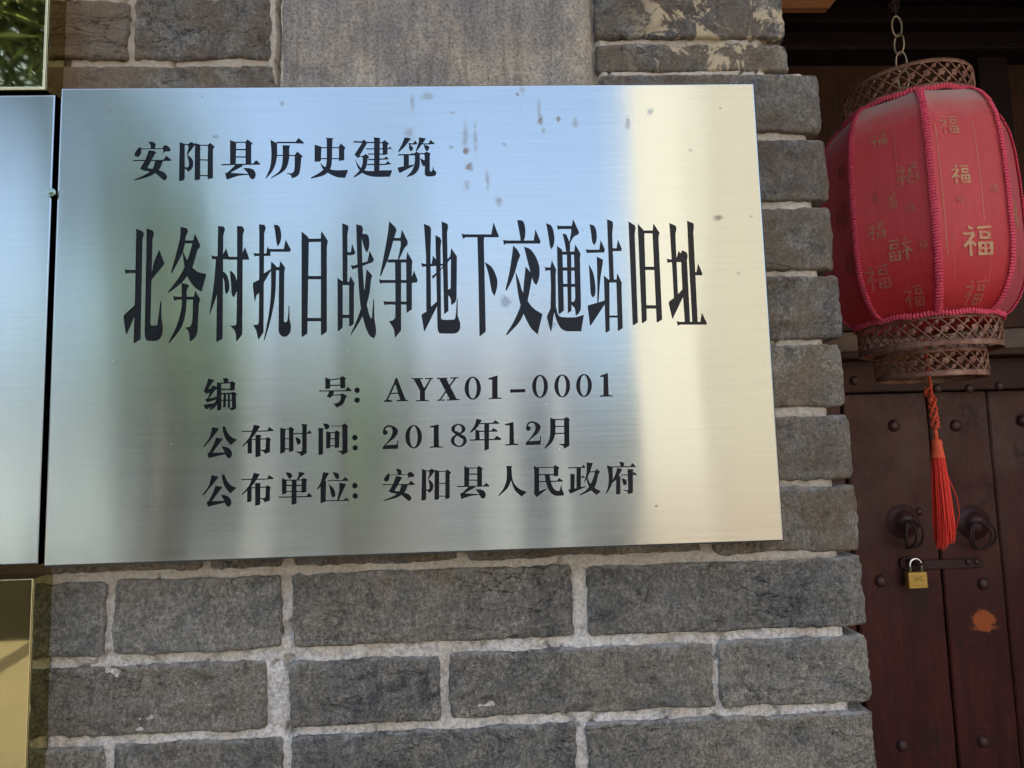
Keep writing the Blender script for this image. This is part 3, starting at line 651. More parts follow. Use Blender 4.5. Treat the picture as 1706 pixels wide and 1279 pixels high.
# ------------------------------------------------------------------ the brick wall
wall = tag(empty('brick_wall', (0, 0.03, 0)), 'old grey brick wall with pale lime joints that carries the metal plaques', 'wall')
YF = 0.0240
def fr(x, z, s, seed=0.0): return noise.noise(Vector((x * s + seed, seed * 1.7, z * s)))
def brick(x0, x1, z0, z1, mat=BRICK, rough=1.0, end=False, label=None, rc=0.0042, chip=1.0, yf=YF, name='brick'):
    z0 += Z0; z1 += Z0; sd_ = random.uniform(0, 90); W, Hh = x1 - x0, z1 - z0
    off = random.uniform(-0.0012, 0.0010)
    def axis(a, L):
        n = max(4, int(L / 0.0034)); s = [0, 0.0012, 0.003]
        s += [0.003 + (L - 0.006) * k / n for k in range(1, n)] + [L - 0.003, L - 0.0012, L]
        return [a + q for q in s]
    xs, zs = axis(x0, W), axis(z0, Hh); nx, nz = len(xs), len(zs); re = 0.0022
    v = []
    for z in zs:
        for x in xs:
            tx, tz = (x - x0) / W, (z - z0) / Hh
            L = 0.0018 * fr(0, z, 60, sd_) + 0.0015 * fr(1, z, 190, sd_); Rr = 0.0018 * fr(3, z, 60, sd_) + 0.0015 * fr(4, z, 190, sd_)
            B = 0.0022 * fr(x, 0, 24, sd_) + 0.0016 * fr(x, 2, 150, sd_); T = 0.0022 * fr(x, 5, 24, sd_) + 0.0016 * fr(x, 7, 150, sd_)
            X = x0 + L + tx * (W - L + Rr); Z = z0 + B + tz * (Hh - B + T)
            r1 = rc * (1.4 if (end and tx > 0.5) else 1.0) * (0.8 + 0.8 * abs(fr(tx > .5, tz > .5, 7, sd_)))
            cx = x0 + r1 if X < x0 + r1 else (x1 - r1 if X > x1 - r1 else X)
            cz = z0 + r1 if Z < z0 + r1 else (z1 - r1 if Z > z1 - r1 else Z)
            dx, dz = X - cx, Z - cz
            if dx and dz:
                m = max(abs(dx), abs(dz)); h = math.hypot(dx, dz)
                X, Z = cx + dx * m / h, cz + dz * m / h
            d = min(x - x0, x1 - x, z - z0, z1 - z)
            y = yf + off + (re - math.sqrt(max(0, re * re - (re - d) ** 2)) if d < re else 0)
            if end and x1 - x < 0.012: y += 0.004 * (1 - (x1 - x) / 0.012) ** 2
            y += rough * (0.0011 * noise.fractal(Vector((X * 28 + sd_, sd_, Z * 50)), 1.0, 2.0, 4) + 0.0004 * fr(X, Z, 260, sd_))
            c = noise.noise(Vector((X * 36 + sd_, 3.3, Z * 60)))
            if c > 0.45: y += chip * min(0.0018, (c - 0.45) * 0.015)
            v.append((X, y, Z))
    f = [(j * nx + i, j * nx + i + 1, (j + 1) * nx + i + 1, (j + 1) * nx + i) for j in range(nz - 1) for i in range(nx - 1)]
    loop = [i for i in range(nx)] + [j * nx + nx - 1 for j in range(1, nz)] + [(nz - 1) * nx + i for i in range(nx - 2, -1, -1)] + [j * nx for j in range(nz - 2, 0, -1)]
    b = len(v)
    for i in loop: v.append((v[i][0], 0.22 if end else 0.05, v[i][2]))
    n = len(loop)
    for k in range(n): f.append((loop[k], b + k, b + (k + 1) % n, loop[(k + 1) % n]))
    o = mesh_obj(name, v, f, mat, wall, smooth=True)
    at = o.data.attributes.new('rim', 'FLOAT_VECTOR', 'POINT')
    for i, q in enumerate(v):
        at.data[i].vector = (math.exp(-max(0, z1 - q[2]) / 0.0045), math.exp(-max(0, min(q[0] - x0, x1 - q[0], q[2] - z0)) / 0.003), 0)
    if label: o['label'] = label
    return o
def re_(u, v): return px(u, v, YF + 0.003).x + 0.0015
# courses below the big plaque, then hidden ones behind it, then the mixed work above it
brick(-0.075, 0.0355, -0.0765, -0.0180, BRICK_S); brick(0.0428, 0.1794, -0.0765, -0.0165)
brick(0.1893, 0.4248, -0.0765, -0.0165, rough=1.7, chip=1.5); brick(0.4376, re_(1438, 985), -0.0770, -0.0190, rough=1.3, end=True)
brick(-0.335, -0.083, -0.0765, -0.0180); brick(-0.58, -0.343, -0.0765, -0.0180)
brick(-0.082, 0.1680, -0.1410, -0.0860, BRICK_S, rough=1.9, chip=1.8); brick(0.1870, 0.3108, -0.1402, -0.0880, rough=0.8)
brick(0.3183, 0.5423, -0.1392, -0.0862, rough=1.2, chip=1.6); brick(0.5475, re_(1447, 1110), -0.1400, -0.0855, end=True)
brick(-0.33, -0.09, -0.1410, -0.0860); brick(-0.58, -0.338, -0.1410, -0.0860)
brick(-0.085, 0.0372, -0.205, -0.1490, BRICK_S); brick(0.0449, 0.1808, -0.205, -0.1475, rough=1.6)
brick(0.1881, 0.4230, -0.205, -0.1475); brick(0.4320, re_(1457, 1240), -0.205, -0.1480, rough=0.8, end=True)
brick(-0.33, -0.093, -0.205, -0.149); brick(-0.58, -0.338, -0.205, -0.149)
for z0, z1, off in ((-0.268, -0.213, 0.0), (-0.332, -0.276, 0.12), (-0.396, -0.340, 0.02)):
    x = -0.58 - off * 0.5
    while x < 0.66:
        w_ = 0.236 if off < 0.1 or x > -0.5 else 0.12
        x2 = min(x + w_, 0.676); x2 = 0.676 if 0.676 - x2 < 0.06 else x2
        brick(x, x2, z0, z1, end=x2 > 0.67); x = x2 + 0.008
# course right below the plaque's edge and the ones it covers
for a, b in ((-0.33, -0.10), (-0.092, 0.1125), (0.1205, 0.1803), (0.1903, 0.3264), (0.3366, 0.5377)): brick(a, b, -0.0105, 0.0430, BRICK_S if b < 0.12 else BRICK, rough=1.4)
brick(0.5482, re_(1428, 870), -0.0130, 0.0425, end=True)
for k, (z0, z1, v) in enumerate(((0.0485, 0.1042, 750), (0.1125, 0.1681, 630), (0.1735, 0.2312, 510), (0.2365, 0.2943, 400), (0.3005, 0.3599, 285))):
    o_ = 0.12 * (k % 2)
    brick(0.44 + o_, re_((1417, 1405, 1399, 1387, 1378)[k], v), z0, z1, end=True, rough=(0.7, 0.9, 1.2, 0.7, 0.9)[k])
    x = -0.30 - o_
    while x < 0.40 + o_:
        x2 = min(x + 0.236, 0.432 + o_)
        if x2 - x > 0.03: brick(x, x2, z0, z1)
        x = x2 + 0.008
brick(0.468, re_(1365, 180), 0.3665, 0.4226, end=True, rough=0.8)
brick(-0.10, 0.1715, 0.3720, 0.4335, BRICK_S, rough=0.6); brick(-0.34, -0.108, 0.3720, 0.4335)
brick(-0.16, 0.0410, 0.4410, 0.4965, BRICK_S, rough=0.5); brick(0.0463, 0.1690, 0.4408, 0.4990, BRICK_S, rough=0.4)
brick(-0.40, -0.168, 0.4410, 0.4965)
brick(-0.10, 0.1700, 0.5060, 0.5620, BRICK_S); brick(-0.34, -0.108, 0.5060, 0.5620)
brick(0.4650, re_(1313, 100), 0.4262, 0.4535, BRICK_L, rough=0.7, end=True, rc=0.004)
brick(0.4655, re_(1305, 40), 0.4585, 0.5150, BRICK_L, rough=1.2, end=True)
brick(0.4655, re_(1303, -60), 0.5220, 0.5800, BRICK_L, rough=1.2, end=True)
# cement patch in the middle above the plaque
def patch():
    v = []; f = []; xs = [0.1785 + 0.2820 * k / 70 for k in range(71)]; zs = [Z0 + 0.30 + 0.34 * k / 80 for k in range(81)]
    for z in zs:
        for x in xs:
            e = min(x - xs[0], xs[-1] - x); y = 0.0225 + 0.0012 * noise.fractal(Vector((x * 22, 1, z * 22)), 1, 2, 4) + 0.0004 * fr(x, z, 240)
            if e < 0.004: y += 0.004 * (1 - e / 0.004) ** 2
            xx = x + (0.0012 * fr(0, z, 60) + 0.0007 * fr(0, z, 200) if e < 0.001 else 0)
            v.append((xx, y, z))
    n = len(xs)
    for j in range(80):
        for i in range(70): f.append((j * n + i, j * n + i + 1, (j + 1) * n + i + 1, (j + 1) * n + i))
    mesh_obj('cement_patch', v, f, CEMENT, wall, smooth=True)
    m = MB(); m.box(xs[0] + .002, xs[-1] - .002, 0.0285, 0.06, zs[0], zs[-1]); m.build('cement_backing', CEMENT, wall)
patch()
def mortar():
    xs = [-0.62 + 0.004 * k for k in range(150)]; xs = [x for x in xs if x < -0.03]
    x = -0.03
    while x < 0.66:
        xs.append(x); x += 0.0010 if 0.166 < x < 0.190 else 0.0027
    zs = [Z0 - 0.42 + 0.0027 * k for k in range(int(1.04 / 0.0027))]
    n = len(xs); v = []; f = []
    for z in zs:
        zr = z - Z0; lim = 0.6650 if zr < 0.4235 else 0.628
        for x in xs:
            X = x
            y = 0.0280 + 0.0015 * noise.fractal(Vector((x * 34, 5, z * 34)), 1.0, 2.0, 4) + 0.0009 * fr(x, z, 190, 2)
            e = lim + 0.003 * fr(0, z, 90, 4) - x
            if e < 0.012: y += 0.010 * (1 - max(0, e) / 0.012) ** 2
            if e < 0: X = lim + 0.003 * fr(0, z, 90, 4) + (x - lim) * 0.02; y = 0.05
            if zr > 0.36:            # the open crack beside the cement patch
                cx = 0.1742 + 0.0034 * fr(0, z, 38, 8) + 0.0009 * fr(0, z, 160, 8); d = abs(x - cx)
                wd = 0.0019 + 0.0022 * max(0, fr(0, z, 25, 3)) 
                if d < wd: y += 0.016
                elif x > 0.165 and x < 0.186: y -= 0.0022 + 0.0012 * fr(x, z, 150, 9)
            elif zr < -0.02 and 0.1790 < x < 0.1900 and fr(x, z, 60, 1) > 0.35: y += 0.006
            if abs(fr(x, z, 17, 11)) < 0.012 and fr(x, z, 9, 12) > 0.12: y += 0.004
            if 0.4605 < x < 0.468 and zr > 0.36: y += 0.006
            if 0.4195 < zr < 0.4275 and x > 0.47: y -= 0.003 + 0.003 * fr(x, z, 70, 6)
            if -0.020 < zr < -0.008: y -= 0.0022 + 0.0022 * fr(x, z, 60, 7)
            v.append((X, y, z))
    for j in range(len(zs) - 1):
        for i in range(n - 1): f.append((j * n + i, j * n + i + 1, (j + 1) * n + i + 1, (j + 1) * n + i))
    mesh_obj('mortar', v, f, MORTAR, wall, smooth=True)
mortar()
m = MB(); m.box(-4.0, 0.640, 0.050, 0.26, 0, Z0 + 0.423); m.box(-4.0, 0.606, 0.0502, 0.26, Z0 + 0.4235, 3.4)
m.box(-4.0, -0.63, 0.030, 0.0498, 0.0, 3.4); m.box(-0.63, 0.66, 0.030, 0.0498, 0.0, Z0 - 0.42); m.box(-0.63, 0.60, 0.030, 0.0498, Z0 + 0.625, 3.4)
m.build('wall_core', PLASTER, wall)

# ------------------------------------------------------------------ the engraved steel plaque
PW, PH = 0.600, 0.400
def plaque_xy(gl):
    view, s, bb = gl; ox, oy, scl = VIEW[view]; out = []
    for poly in parse(s):
        if bb:
            a0, b0, a1, b1, c0, d0, c1, d1 = bb
            poly = [(c0 + (x - a0) * (c1 - c0) / (a1 - a0), d0 + (y - b0) * (d1 - d0) / (b1 - b0)) for x, y in poly]
        q = []
        for x, y in poly:
            p = px(ox + x / scl, oy + y / scl, 0.0); q.append((p.x, p.z - Z0))
        out.append(ccw(q))
    return out
plaque = tag(empty('engraved_plaque', (0.3, 0.0, Z0)), 'large brushed steel plaque engraved with black Chinese characters and AYX01-0001', 'plaque')
def build_plaque():
    e = 0.0017
    verts = [(e, e), (PW - e, e), (PW - e, PH - e), (e, PH - e)]; faces = [[0, 1, 2, 3]]; owner = {}
    for gi, gl in enumerate(GLYPHS):
        for poly in plaque_xy(gl):
            b = len(verts); verts += poly; owner[len(faces)] = gi; faces.append(list(range(b, b + len(poly))))
    ov, oe, of, _, _, origf = delaunay_2d_cdt([Vector(v) * 1000 for v in verts], [], faces, 0, 1e-4, True)
    ov = [Vector((v.x / 1000, v.y / 1000)) for v in ov]
    plate = []; cut = {}
    for f_, og in zip(of, origf):
        if not og: continue
        a = sum((ov[f_[i]].x * ov[f_[(i + 1) % 3]].y - ov[f_[(i + 1) % 3]].x * ov[f_[i]].y) for i in range(3))
        f_ = list(f_) if a > 0 else list(f_)[::-1]
        gs = [owner[o] for o in og if o in owner]
        if gs: cut.setdefault(min(gs), []).append(f_)
        else: plate.append(f_)
    # front skin with a folded border
    v = [(p.x, 0.0, p.y + Z0) for p in ov]; f = list(plate); b = len(v)
    rect = [(e, e), (PW - e, e), (PW - e, PH - e), (e, PH - e)]
    for d, y in ((0, 0), (0.45, 0.0003), (0.85, 0.0008), (1.0, 0.0016), (1.0, 0.024)):
        for (x, z), (sx, sz) in zip(rect, ((-1, -1), (1, -1), (1, 1), (-1, 1))): v.append((x + sx * e * d, y, z + sz * e * d + Z0))
    for k in range(4):
        for i in range(4): f.append((b + 4 * k + i, b + 4 * (k + 1) + i, b + 4 * (k + 1) + (i + 1) % 4, b + 4 * k + (i + 1) % 4))
    o = mesh_obj('steel_plate', v, f, STEEL, plaque)
    uv = o.data.uv_layers.new(name='UVMap')
    for l in o.data.loops:
        c = o.data.vertices[l.vertex_index].co; uv.data[l.index].uv = (c.x, c.z)
    D = 0.0007
    for gi, tris in cut.items():
        ed = {}
        for t in tris:
            for i in range(3): ed[(t[i], t[(i + 1) % 3])] = 1
        idx = {}; vv = []; ff = []
        def gv(i, y):
            if (i, y) not in idx: idx[(i, y)] = len(vv); vv.append((ov[i].x, y, ov[i].y + Z0))
            return idx[(i, y)]
        for t in tris: ff.append(tuple(gv(i, D) for i in t))
        for (a, c) in ed:
            if (c, a) not in ed: ff.append((gv(c, 0.00002), gv(a, 0.00002), gv(a, D), gv(c, D))[::-1])
        mesh_obj('engraved_character', vv, ff, LACQ, plaque)
build_plaque()
def plain_plaque(name, x0, x1, z0, z1, mat, label, part, y0=0.0, lip=None):
    t = tag(empty(name, ((x0 + x1) / 2, y0, z0 + Z0)), label, 'plaque')
    e = 0.0014; v = []; f = []
    for d, y in ((-1, 0.0), (0.0, 0.0), (0.7, 0.0004), (1.0, e), (1.0, 0.024 - y0)):
        for (x, z), (sx, sz) in zip(((x0 + e, z0 + e), (x1 - e, z0 + e), (x1 - e, z1 - e), (x0 + e, z1 - e)), ((-1, -1), (1, -1), (1, 1), (-1, 1))):
            v.append((x + sx * e * d, y0 + y, z + sz * e * d + Z0))
    f.append((0, 1, 2, 3))
    for k in range(4):
        for i in range(4): f.append((4 * k + i, 4 * (k + 1) + i, 4 * (k + 1) + (i + 1) % 4, 4 * k + (i + 1) % 4))
    o = mesh_obj(part, v, f, mat, t); uv = o.data.uv_layers.new(name='UVMap')
    for l in o.data.loops:
        c = o.data.vertices[l.vertex_index].co; uv.data[l.index].uv = (c.x, c.z)
    if lip:
        m = MB(); w_ = lip
        m.box(x1 - w_, x1 - 0.0006, y0 - 0.0012, y0 + 0.004, z0 + Z0, z1 + Z0, 0.0005)
        m.box(x0, x0 + w_, y0 - 0.0012, y0 + 0.004, z0 + Z0, z1 + Z0, 0.0005)
        m.box(x0 + w_, x1 - w_, y0 - 0.0012, y0 + 0.004, z0 + Z0, z0 + w_ + Z0, 0.0005)
        m.box(x0 + w_, x1 - w_, y0 - 0.0012, y0 + 0.004, z1 - w_ + Z0, z1 + Z0, 0.0005)
        m.build('raised_border', GOLD_EDGE, t)
    return t
plain_plaque('steel_plaque', -0.6065, -0.0048, 0.0022, 0.3945, STEEL2, 'blank edge of a second brushed steel plaque left of the engraved one', 'steel_plate', y0=0.001)
plain_plaque('gold_plaque', -0.612, -0.0125, 0.3985, 0.80, GOLD, 'mirror polished gold plaque at the top left reflecting green leaves', 'gold_plate', y0=0.001, lip=0.0028)
plain_plaque('gold_plaque', -0.612, -0.0072, -0.41, -0.0085, GOLD, 'mirror polished gold plaque at the bottom left below the steel ones', 'gold_plate', y0=0.001, lip=0.0010)
t = tag(empty('screw', (-0.0040, -0.001, Z0 + 0.3078)), 'small greenish zinc screw in the gap between the two steel plaques', 'screw')
c = Vector((-0.0040, -0.0004, Z0 + 0.3078))
m = MB(); m.lathe([(0.0036, 0.0), (0.0036, 0.0009), (0.0030, 0.0012), (0.0, 0.0012)], c, 20, 'Y'); m.build('washer', ZINC, t, True)
m = MB(); m.lathe([(0.0023, 0.0010), (0.0022, 0.0022), (0.0014, 0.0030), (0.0007, 0.0031), (0.0005, 0.0024), (0.0, 0.0024)], c, 16, 'Y'); m.build('screw_head', ZINC, t, True)
m = MB(); m.tube([c + Vector((0, -0.0005, 0)), c + Vector((0, 0.035, 0))], 0.0012, 8); m.build('screw_shank', ZINC, t)

# ------------------------------------------------------------------ doorway: door, frame, passage
YD = 0.85
passage = tag(empty('gateway', (1.3, 0.9, 0)), 'dark timber gateway framing the red brown door behind the lantern', 'gateway')
def part(name, b, mat, par=passage, smooth=False): return b.build(name, mat, par, smooth)
def zz(z): return Z0 + z
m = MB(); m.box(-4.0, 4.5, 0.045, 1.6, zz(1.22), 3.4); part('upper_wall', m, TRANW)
m = MB(); m.box(0.66, 2.149, 0.05, 0.32, zz(0.90), zz(1.219)); part('shade_slab', m, TRANW)  # unseen slab added above the view to shade the upper gateway
m = MB(); m.box(2.15, 4.5, 0.03, 1.6, 0, zz(1.215)); part('side_wall', m, PLASTER)
m = MB(); m.box(-4.0, 0.62, 0.262, 1.6, 0, zz(1.215)); part('inner_wall', m, PLASTER)
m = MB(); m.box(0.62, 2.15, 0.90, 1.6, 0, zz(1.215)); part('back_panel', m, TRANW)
m = MB(); m.box(-4.2, 4.7, -0.30, 4.0, 3.4, 3.52); part('roof', m, PLASTER)
m = MB(); m.box(-4.0, 4.5, 1.61, 3.8, 0, 3.39); part('house_body', m, PLASTER)
zt = px(1500, 653, YD).z - Z0
part('door_lintel', MB().box(0.95, 2.15, YD - 0.022, YD + 0.05, zz(zt), zz(0.246), 0.003), FRAMEW)
part('ledge_beam', MB().box(0.62, 2.15, YD - 0.05, YD + 0.05, zz(0.262), zz(0.305), 0.005), BEAMW)
part('ledge_strip', MB().box(0.62, 2.15, YD - 0.065, YD + 0.045, zz(0.2475), zz(0.2605), 0.003), FRAMEW)
part('cross_beam', MB().box(0.62, 2.15, YD - 0.03, YD + 0.05, zz(0.309), zz(0.40), 0.004), FRAMEW)
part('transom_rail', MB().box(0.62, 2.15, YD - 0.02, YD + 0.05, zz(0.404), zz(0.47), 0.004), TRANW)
zp = px(1400, 103, YD).z - Z0
x1a, x1b = px(1622, 150, YD).x, px(1672, 150, YD).x
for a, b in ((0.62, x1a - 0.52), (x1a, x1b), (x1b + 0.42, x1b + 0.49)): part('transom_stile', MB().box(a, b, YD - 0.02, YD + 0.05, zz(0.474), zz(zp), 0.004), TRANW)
for a, b in ((x1a - 0.518, x1a - 0.002), (x1b + 0.002, x1b + 0.418)): part('transom_panel', MB().box(a, b, YD + 0.012, YD + 0.045, zz(0.474), zz(zp), 0.004), PANW)
za = zp + 0.003
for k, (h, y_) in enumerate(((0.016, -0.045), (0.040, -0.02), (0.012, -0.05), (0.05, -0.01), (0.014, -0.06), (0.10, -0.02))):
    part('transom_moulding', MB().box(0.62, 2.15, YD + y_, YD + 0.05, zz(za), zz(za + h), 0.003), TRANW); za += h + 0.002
p1 = px(1388, 2, 0.66); p2 = px(1375, 21, 0.66)
b = MB(); b.add([(0.70, 0.645, p2.z), (p2.x, 0.645, p2.z), (p1.x + 0.012, 0.645, p1.z + 0.01), (p1.x + 0.012, 0.645, zz(1.2)), (0.70, 0.645, zz(1.2)),
                 (0.70, 0.66, p2.z), (p2.x, 0.66, p2.z), (p1.x + 0.012, 0.66, p1.z + 0.01), (p1.x + 0.012, 0.66, zz(1.2)), (0.70, 0.66, zz(1.2))],
                [(0, 1, 2, 3, 4), (9, 8, 7, 6, 5), (0, 5, 6, 1), (1, 6, 7, 2), (2, 7, 8, 3), (3, 8, 9, 4), (4, 9, 5, 0)])
part('bracket', b, ORW)
door = tag(empty('wooden_door', (1.305, YD, 0)), 'dark red brown plank door with iron studs, closed with a brass padlock', 'door')
def plank(x0, x1, label=None, z0=0.05, z1=None, dy=0.0):
    n = 60; z1 = zz(zt) - 0.003 if z1 is None else z1; v = []; f = []
    sdd = random.uniform(0, 50)
    for k in range(n + 1):
        z = z0 + (z1 - z0) * k / n
        a = x0 + 0.0012 * fr(0, z, 14, sdd) + 0.0006 * fr(0, z, 60, sdd); b_ = x1 + 0.0012 * fr(2, z, 14, sdd) + 0.0006 * fr(2, z, 60, sdd)
        cup = 0.0012 * fr(5, z, 3, sdd); e = 0.003
        v += [(a, YD + 0.04, z), (a, YD + dy + e, z), (a + e, YD + dy, z), ((a + b_) / 2, YD + dy + cup, z), (b_ - e, YD + dy, z), (b_, YD + dy + e, z), (b_, YD + 0.04, z)]
    for k in range(n):
        for i in range(6): f.append((k * 7 + i, k * 7 + i + 1, k * 7 + 8 + i, k * 7 + 7 + i))
    f.append(tuple(range(7))[::-1]); f.append(tuple(n * 7 + i for i in range(7)))
    o = mesh_obj('plank', v, f, DOORW, door, smooth=False)
    if label: o['label'] = label
plank(0.655, 0.884); plank(0.887, 1.1165, dy=0.004); plank(1.1200, 1.3028); plank(1.3072, 1.4365, 'plank with an orange patch of worn paint')
plank(1.4435, 1.70, dy=0.006); plank(1.704, 1.95); plank(1.954, 2.14)
st = MB(); st.lathe([(0.0135, 0.0), (0.0128, 0.002), (0.0115, 0.0045), (0.0085, 0.0075), (0.0045, 0.009), (0.0, 0.0094)], (0, 0, 0), 14, 'Y')
def stud(u, v, y=YD, s=1.0):
    p = px(u, v, y)
    return mesh_obj('stud', [(p.x + a * s, y + b_ * s - 0.0002, p.z + c_ * s) for a, b_, c_ in st.v], st.f, STUDM, door, True)
for u, v in ((1489, 709), (1592, 709), (1467, 968), (1638, 972), (1706, 700), (1531, 852)): stud(u, v, s=0.62 if 800 < v < 900 else 1.0)
for u, v in ((1423, 634), (1562, 647), (1615, 647), (1665, 643)): stud(u, v, YD - 0.0225, 0.75)
for zr in (-0.545, -0.88):
    for x in (1.19, 1.36): mesh_obj('stud', [(x + a, YD + b_, zz(zr) + c_) for a, b_, c_ in st.v], st.f, STUDM, door, True)
def knocker(u, v, turn):
    p = px(u, v, YD)
    t_ = mesh_obj('ring_pull', *(lambda q: (q.v, q.f))(MB().lathe([(0.037, -0.001), (0.035, 0.003), (0.026, 0.005), (0.022, 0.012), (0.016, 0.020), (0.008, 0.024), (0.0, 0.0245)], (p.x, YD, p.z + 0.012), 24, 'Y')), STUDM, door, True)
    r = 0.029; c_ = Vector((p.x + turn * 0.004, YD - 0.022, p.z - 0.012))
    for q, (ang, dx) in enumerate(((turn, 0.0), (-turn * 1.3, -0.012))):
        pts = []
        for k in range(24):
            a = 2 * math.pi * k / 24; x_, z_ = r * math.cos(a), r * math.sin(a)
            pts.append(c_ + Vector((x_ * math.cos(ang) + dx, -abs(x_ * math.sin(ang)) * 0.6 - 0.004 * q + (z_ - r) * -0.12, z_)))
        rg = MB(); rg.tube(pts, 0.0026, 8, closed=True)
        mesh_obj('ring', rg.v, rg.f, IRON, t_, True)
knocker(1505, 878, 0.9); knocker(1622, 880, 0.5)
a, b_ = px(1502, 938, YD), px(1633, 941, YD)
h = MB(); h.box(a.x + 0.012, b_.x, YD - 0.0085, YD - 0.001, (a.z + b_.z) / 2 - 0.009, (a.z + b_.z) / 2 + 0.010, 0.002); hs = h.build('hasp', IRON, door)
h = MB(); h.tube([Vector((a.x + 0.006 + 0.011 * math.cos(k * math.pi / 8), YD - 0.006, a.z + 0.011 * math.sin(k * math.pi / 8))) for k in range(16)], 0.0028, 8, closed=True)
h.build('hasp_eye', IRON, hs, True)
h = MB(); c_ = Vector((px(1524, 942, YD).x, YD - 0.006, a.z)); h.tube([c_ + Vector((-0.009, 0.004, 0)), c_ + Vector((-0.009, -0.012, 0)), c_ + Vector((-0.005, -0.018, 0)), c_ + Vector((0.003, -0.018, 0)), c_ + Vector((0.006, -0.012, 0)), c_ + Vector((0.006, 0.004, 0))], 0.003, 8)
h.build('staple', IRON, door, True)
for du in (1613, 1627): stud(du, 936, YD - 0.0088, 0.5)
# the padlock hanging in the staple
YP = YD - 0.020
A, B_ = px(1509.5, 953, YP), px(1543.5, 979, YP)
lock = tag(empty('padlock', ((A.x + B_.x) / 2, YP, B_.z)), 'small brass padlock with a steel shackle hanging on the door hasp', 'padlock')
MB().box(A.x, B_.x, YP - 0.007, YP + 0.008, B_.z, A.z, 0.0022).build('lock_body', BRASS, lock)
cx = (A.x + B_.x) / 2 + 0.001; rs = 0.0125; zc = A.z + 0.014
pts = [Vector((cx - rs, YP, A.z - 0.004))] + [Vector((cx - rs * math.cos(k * math.pi / 12), YP, zc + rs * math.sin(k * math.pi / 12))) for k in range(13)] + [Vector((cx + rs, YP, A.z - 0.004))]
MB().tube(pts, 0.0031, 10).build('shackle', CHROME, lock, True)
bd = lock.children[0]
e_ = MB(); W = B_.x - A.x; mx, mz = (A.x + B_.x) / 2, (A.z + B_.z) / 2
for q in [[(-0.28, 0.20), (-0.22, 0.0), (-0.05, 0.24), (-0.02, 0.04), (0.12, 0.22), (0.28, 0.20)], [(-0.28, 0.20), (-0.05, 0.10), (0.02, -0.02), (0.28, 0.0)], [(0.10, 0.20), (0.20, 0.02)], [(-0.32, -0.25), (0.32, -0.25)], [(-0.2, -0.05), (0.0, 0.1), (0.22, -0.03)]]:
    e_.tube([Vector((mx + a_ * W, YP - 0.00705, mz + b2 * W)) for a_, b2 in q], 0.0005, 4)
mesh_obj('etched_emblem', e_.v, e_.f, ETCH, bd)

# ------------------------------------------------------------------ lantern
LX, LY = 1.044, 0.45
lant = tag(empty('lantern', (LX, LY, zz(0.166))), 'red silk lantern with gold characters, pink braid and pierced brass rims beside the wall', 'lantern')
PROF = [(0.112, 0.583), (0.124, 0.579), (0.137, 0.569), (0.149, 0.553), (0.158, 0.530), (0.163, 0.500), (0.1655, 0.46), (0.1665, 0.42), (0.1665, 0.38),
        (0.166, 0.35), (0.163, 0.322), (0.157, 0.300), (0.147, 0.280), (0.134, 0.265), (0.119, 0.255)]
PROF = [(r * 0.817, 0.084 + (z - 0.084) * 1.02) for r, z in PROF]
vdir = math.atan2(CAM.y - LY, CAM.x - LX)
RIB0 = vdir + R(9)
def prof_at(s):
    s = max(0, min(len(PROF) - 1.0001, s)); i = int(s); t_ = s - i
    return (PROF[i][0] * (1 - t_) + PROF[i + 1][0] * t_, PROF[i][1] * (1 - t_) + PROF[i + 1][1] * t_)
def lpt(ang, s, out=0.0):
    """point on the cloth: ribs stand at the full radius, the cloth between them runs nearly flat"""
    k = (ang - RIB0) / (math.pi / 4); fl = math.floor(k); t_ = k - fl
    r, z = prof_at(s)
    a0 = RIB0 + fl * math.pi / 4; a1 = a0 + math.pi / 4
    p = Vector((math.cos(a0), math.sin(a0))) * (1 - t_) + Vector((math.cos(a1), math.sin(a1))) * t_
    p = p * (r * (1 - 0.010 * math.sin(math.pi * t_))); q = p.normalized() * out
    n = Vector((math.cos(a0 + math.pi / 8), math.sin(a0 + math.pi / 8)))
    return Vector((LX + p.x + n.x * out, LY + p.y + n.y * out, zz(z)))
NS = len(PROF) - 1
for k in range(8):
    v = []; f = []; nu, nv = 9, 44
    for j in range(nv + 1):
        for i in range(nu + 1): v.append(lpt(RIB0 + (k + 0.0001 + 0.9998 * i / nu) * math.pi / 4, NS * j / nv))
    for j in range(nv):
        for i in range(nu): f.append((j * (nu + 1) + i, (j + 1) * (nu + 1) + i, (j + 1) * (nu + 1) + i + 1, j * (nu + 1) + i + 1))
    mesh_obj('silk_panel', v, f, FABRIC, lant, smooth=True)
def braid(path, normal_of, name, w_=0.0030, step=0.0044, closed=False):
    b = MB(); P = [Vector(p) for p in path]; L = [0]
    for i in range(1, len(P)): L.append(L[-1] + (P[i] - P[i - 1]).length)
    n = int(L[-1] / step); i = 0
    for k in range(n):
        s = (k + 0.5) * step
        while i < len(P) - 2 and L[i + 1] < s: i += 1
        t_ = (s - L[i]) / max(1e-9, L[i + 1] - L[i]); p = P[i].lerp(P[i + 1], t_); tg = (P[i + 1] - P[i]).normalized()
        nn = normal_of(p); side = tg.cross(nn).normalized()
        jit = random.uniform(-0.0004, 0.0004)
        for sg in (-1, 1):
            b.bead(p + side * sg * (w_ + jit) + nn * 0.0012, tg * 0.55 + side * sg * 0.6, 0.0016, 0.0029)
            b.bead(p + side * sg * w_ * 0.36 + nn * 0.0018, tg + side * (-sg) * 0.45, 0.0015, 0.0028)
    return b.build(name, BRAID, lant, True)
ax = lambda p: Vector((p.x - LX, p.y - LY, 0)).normalized()
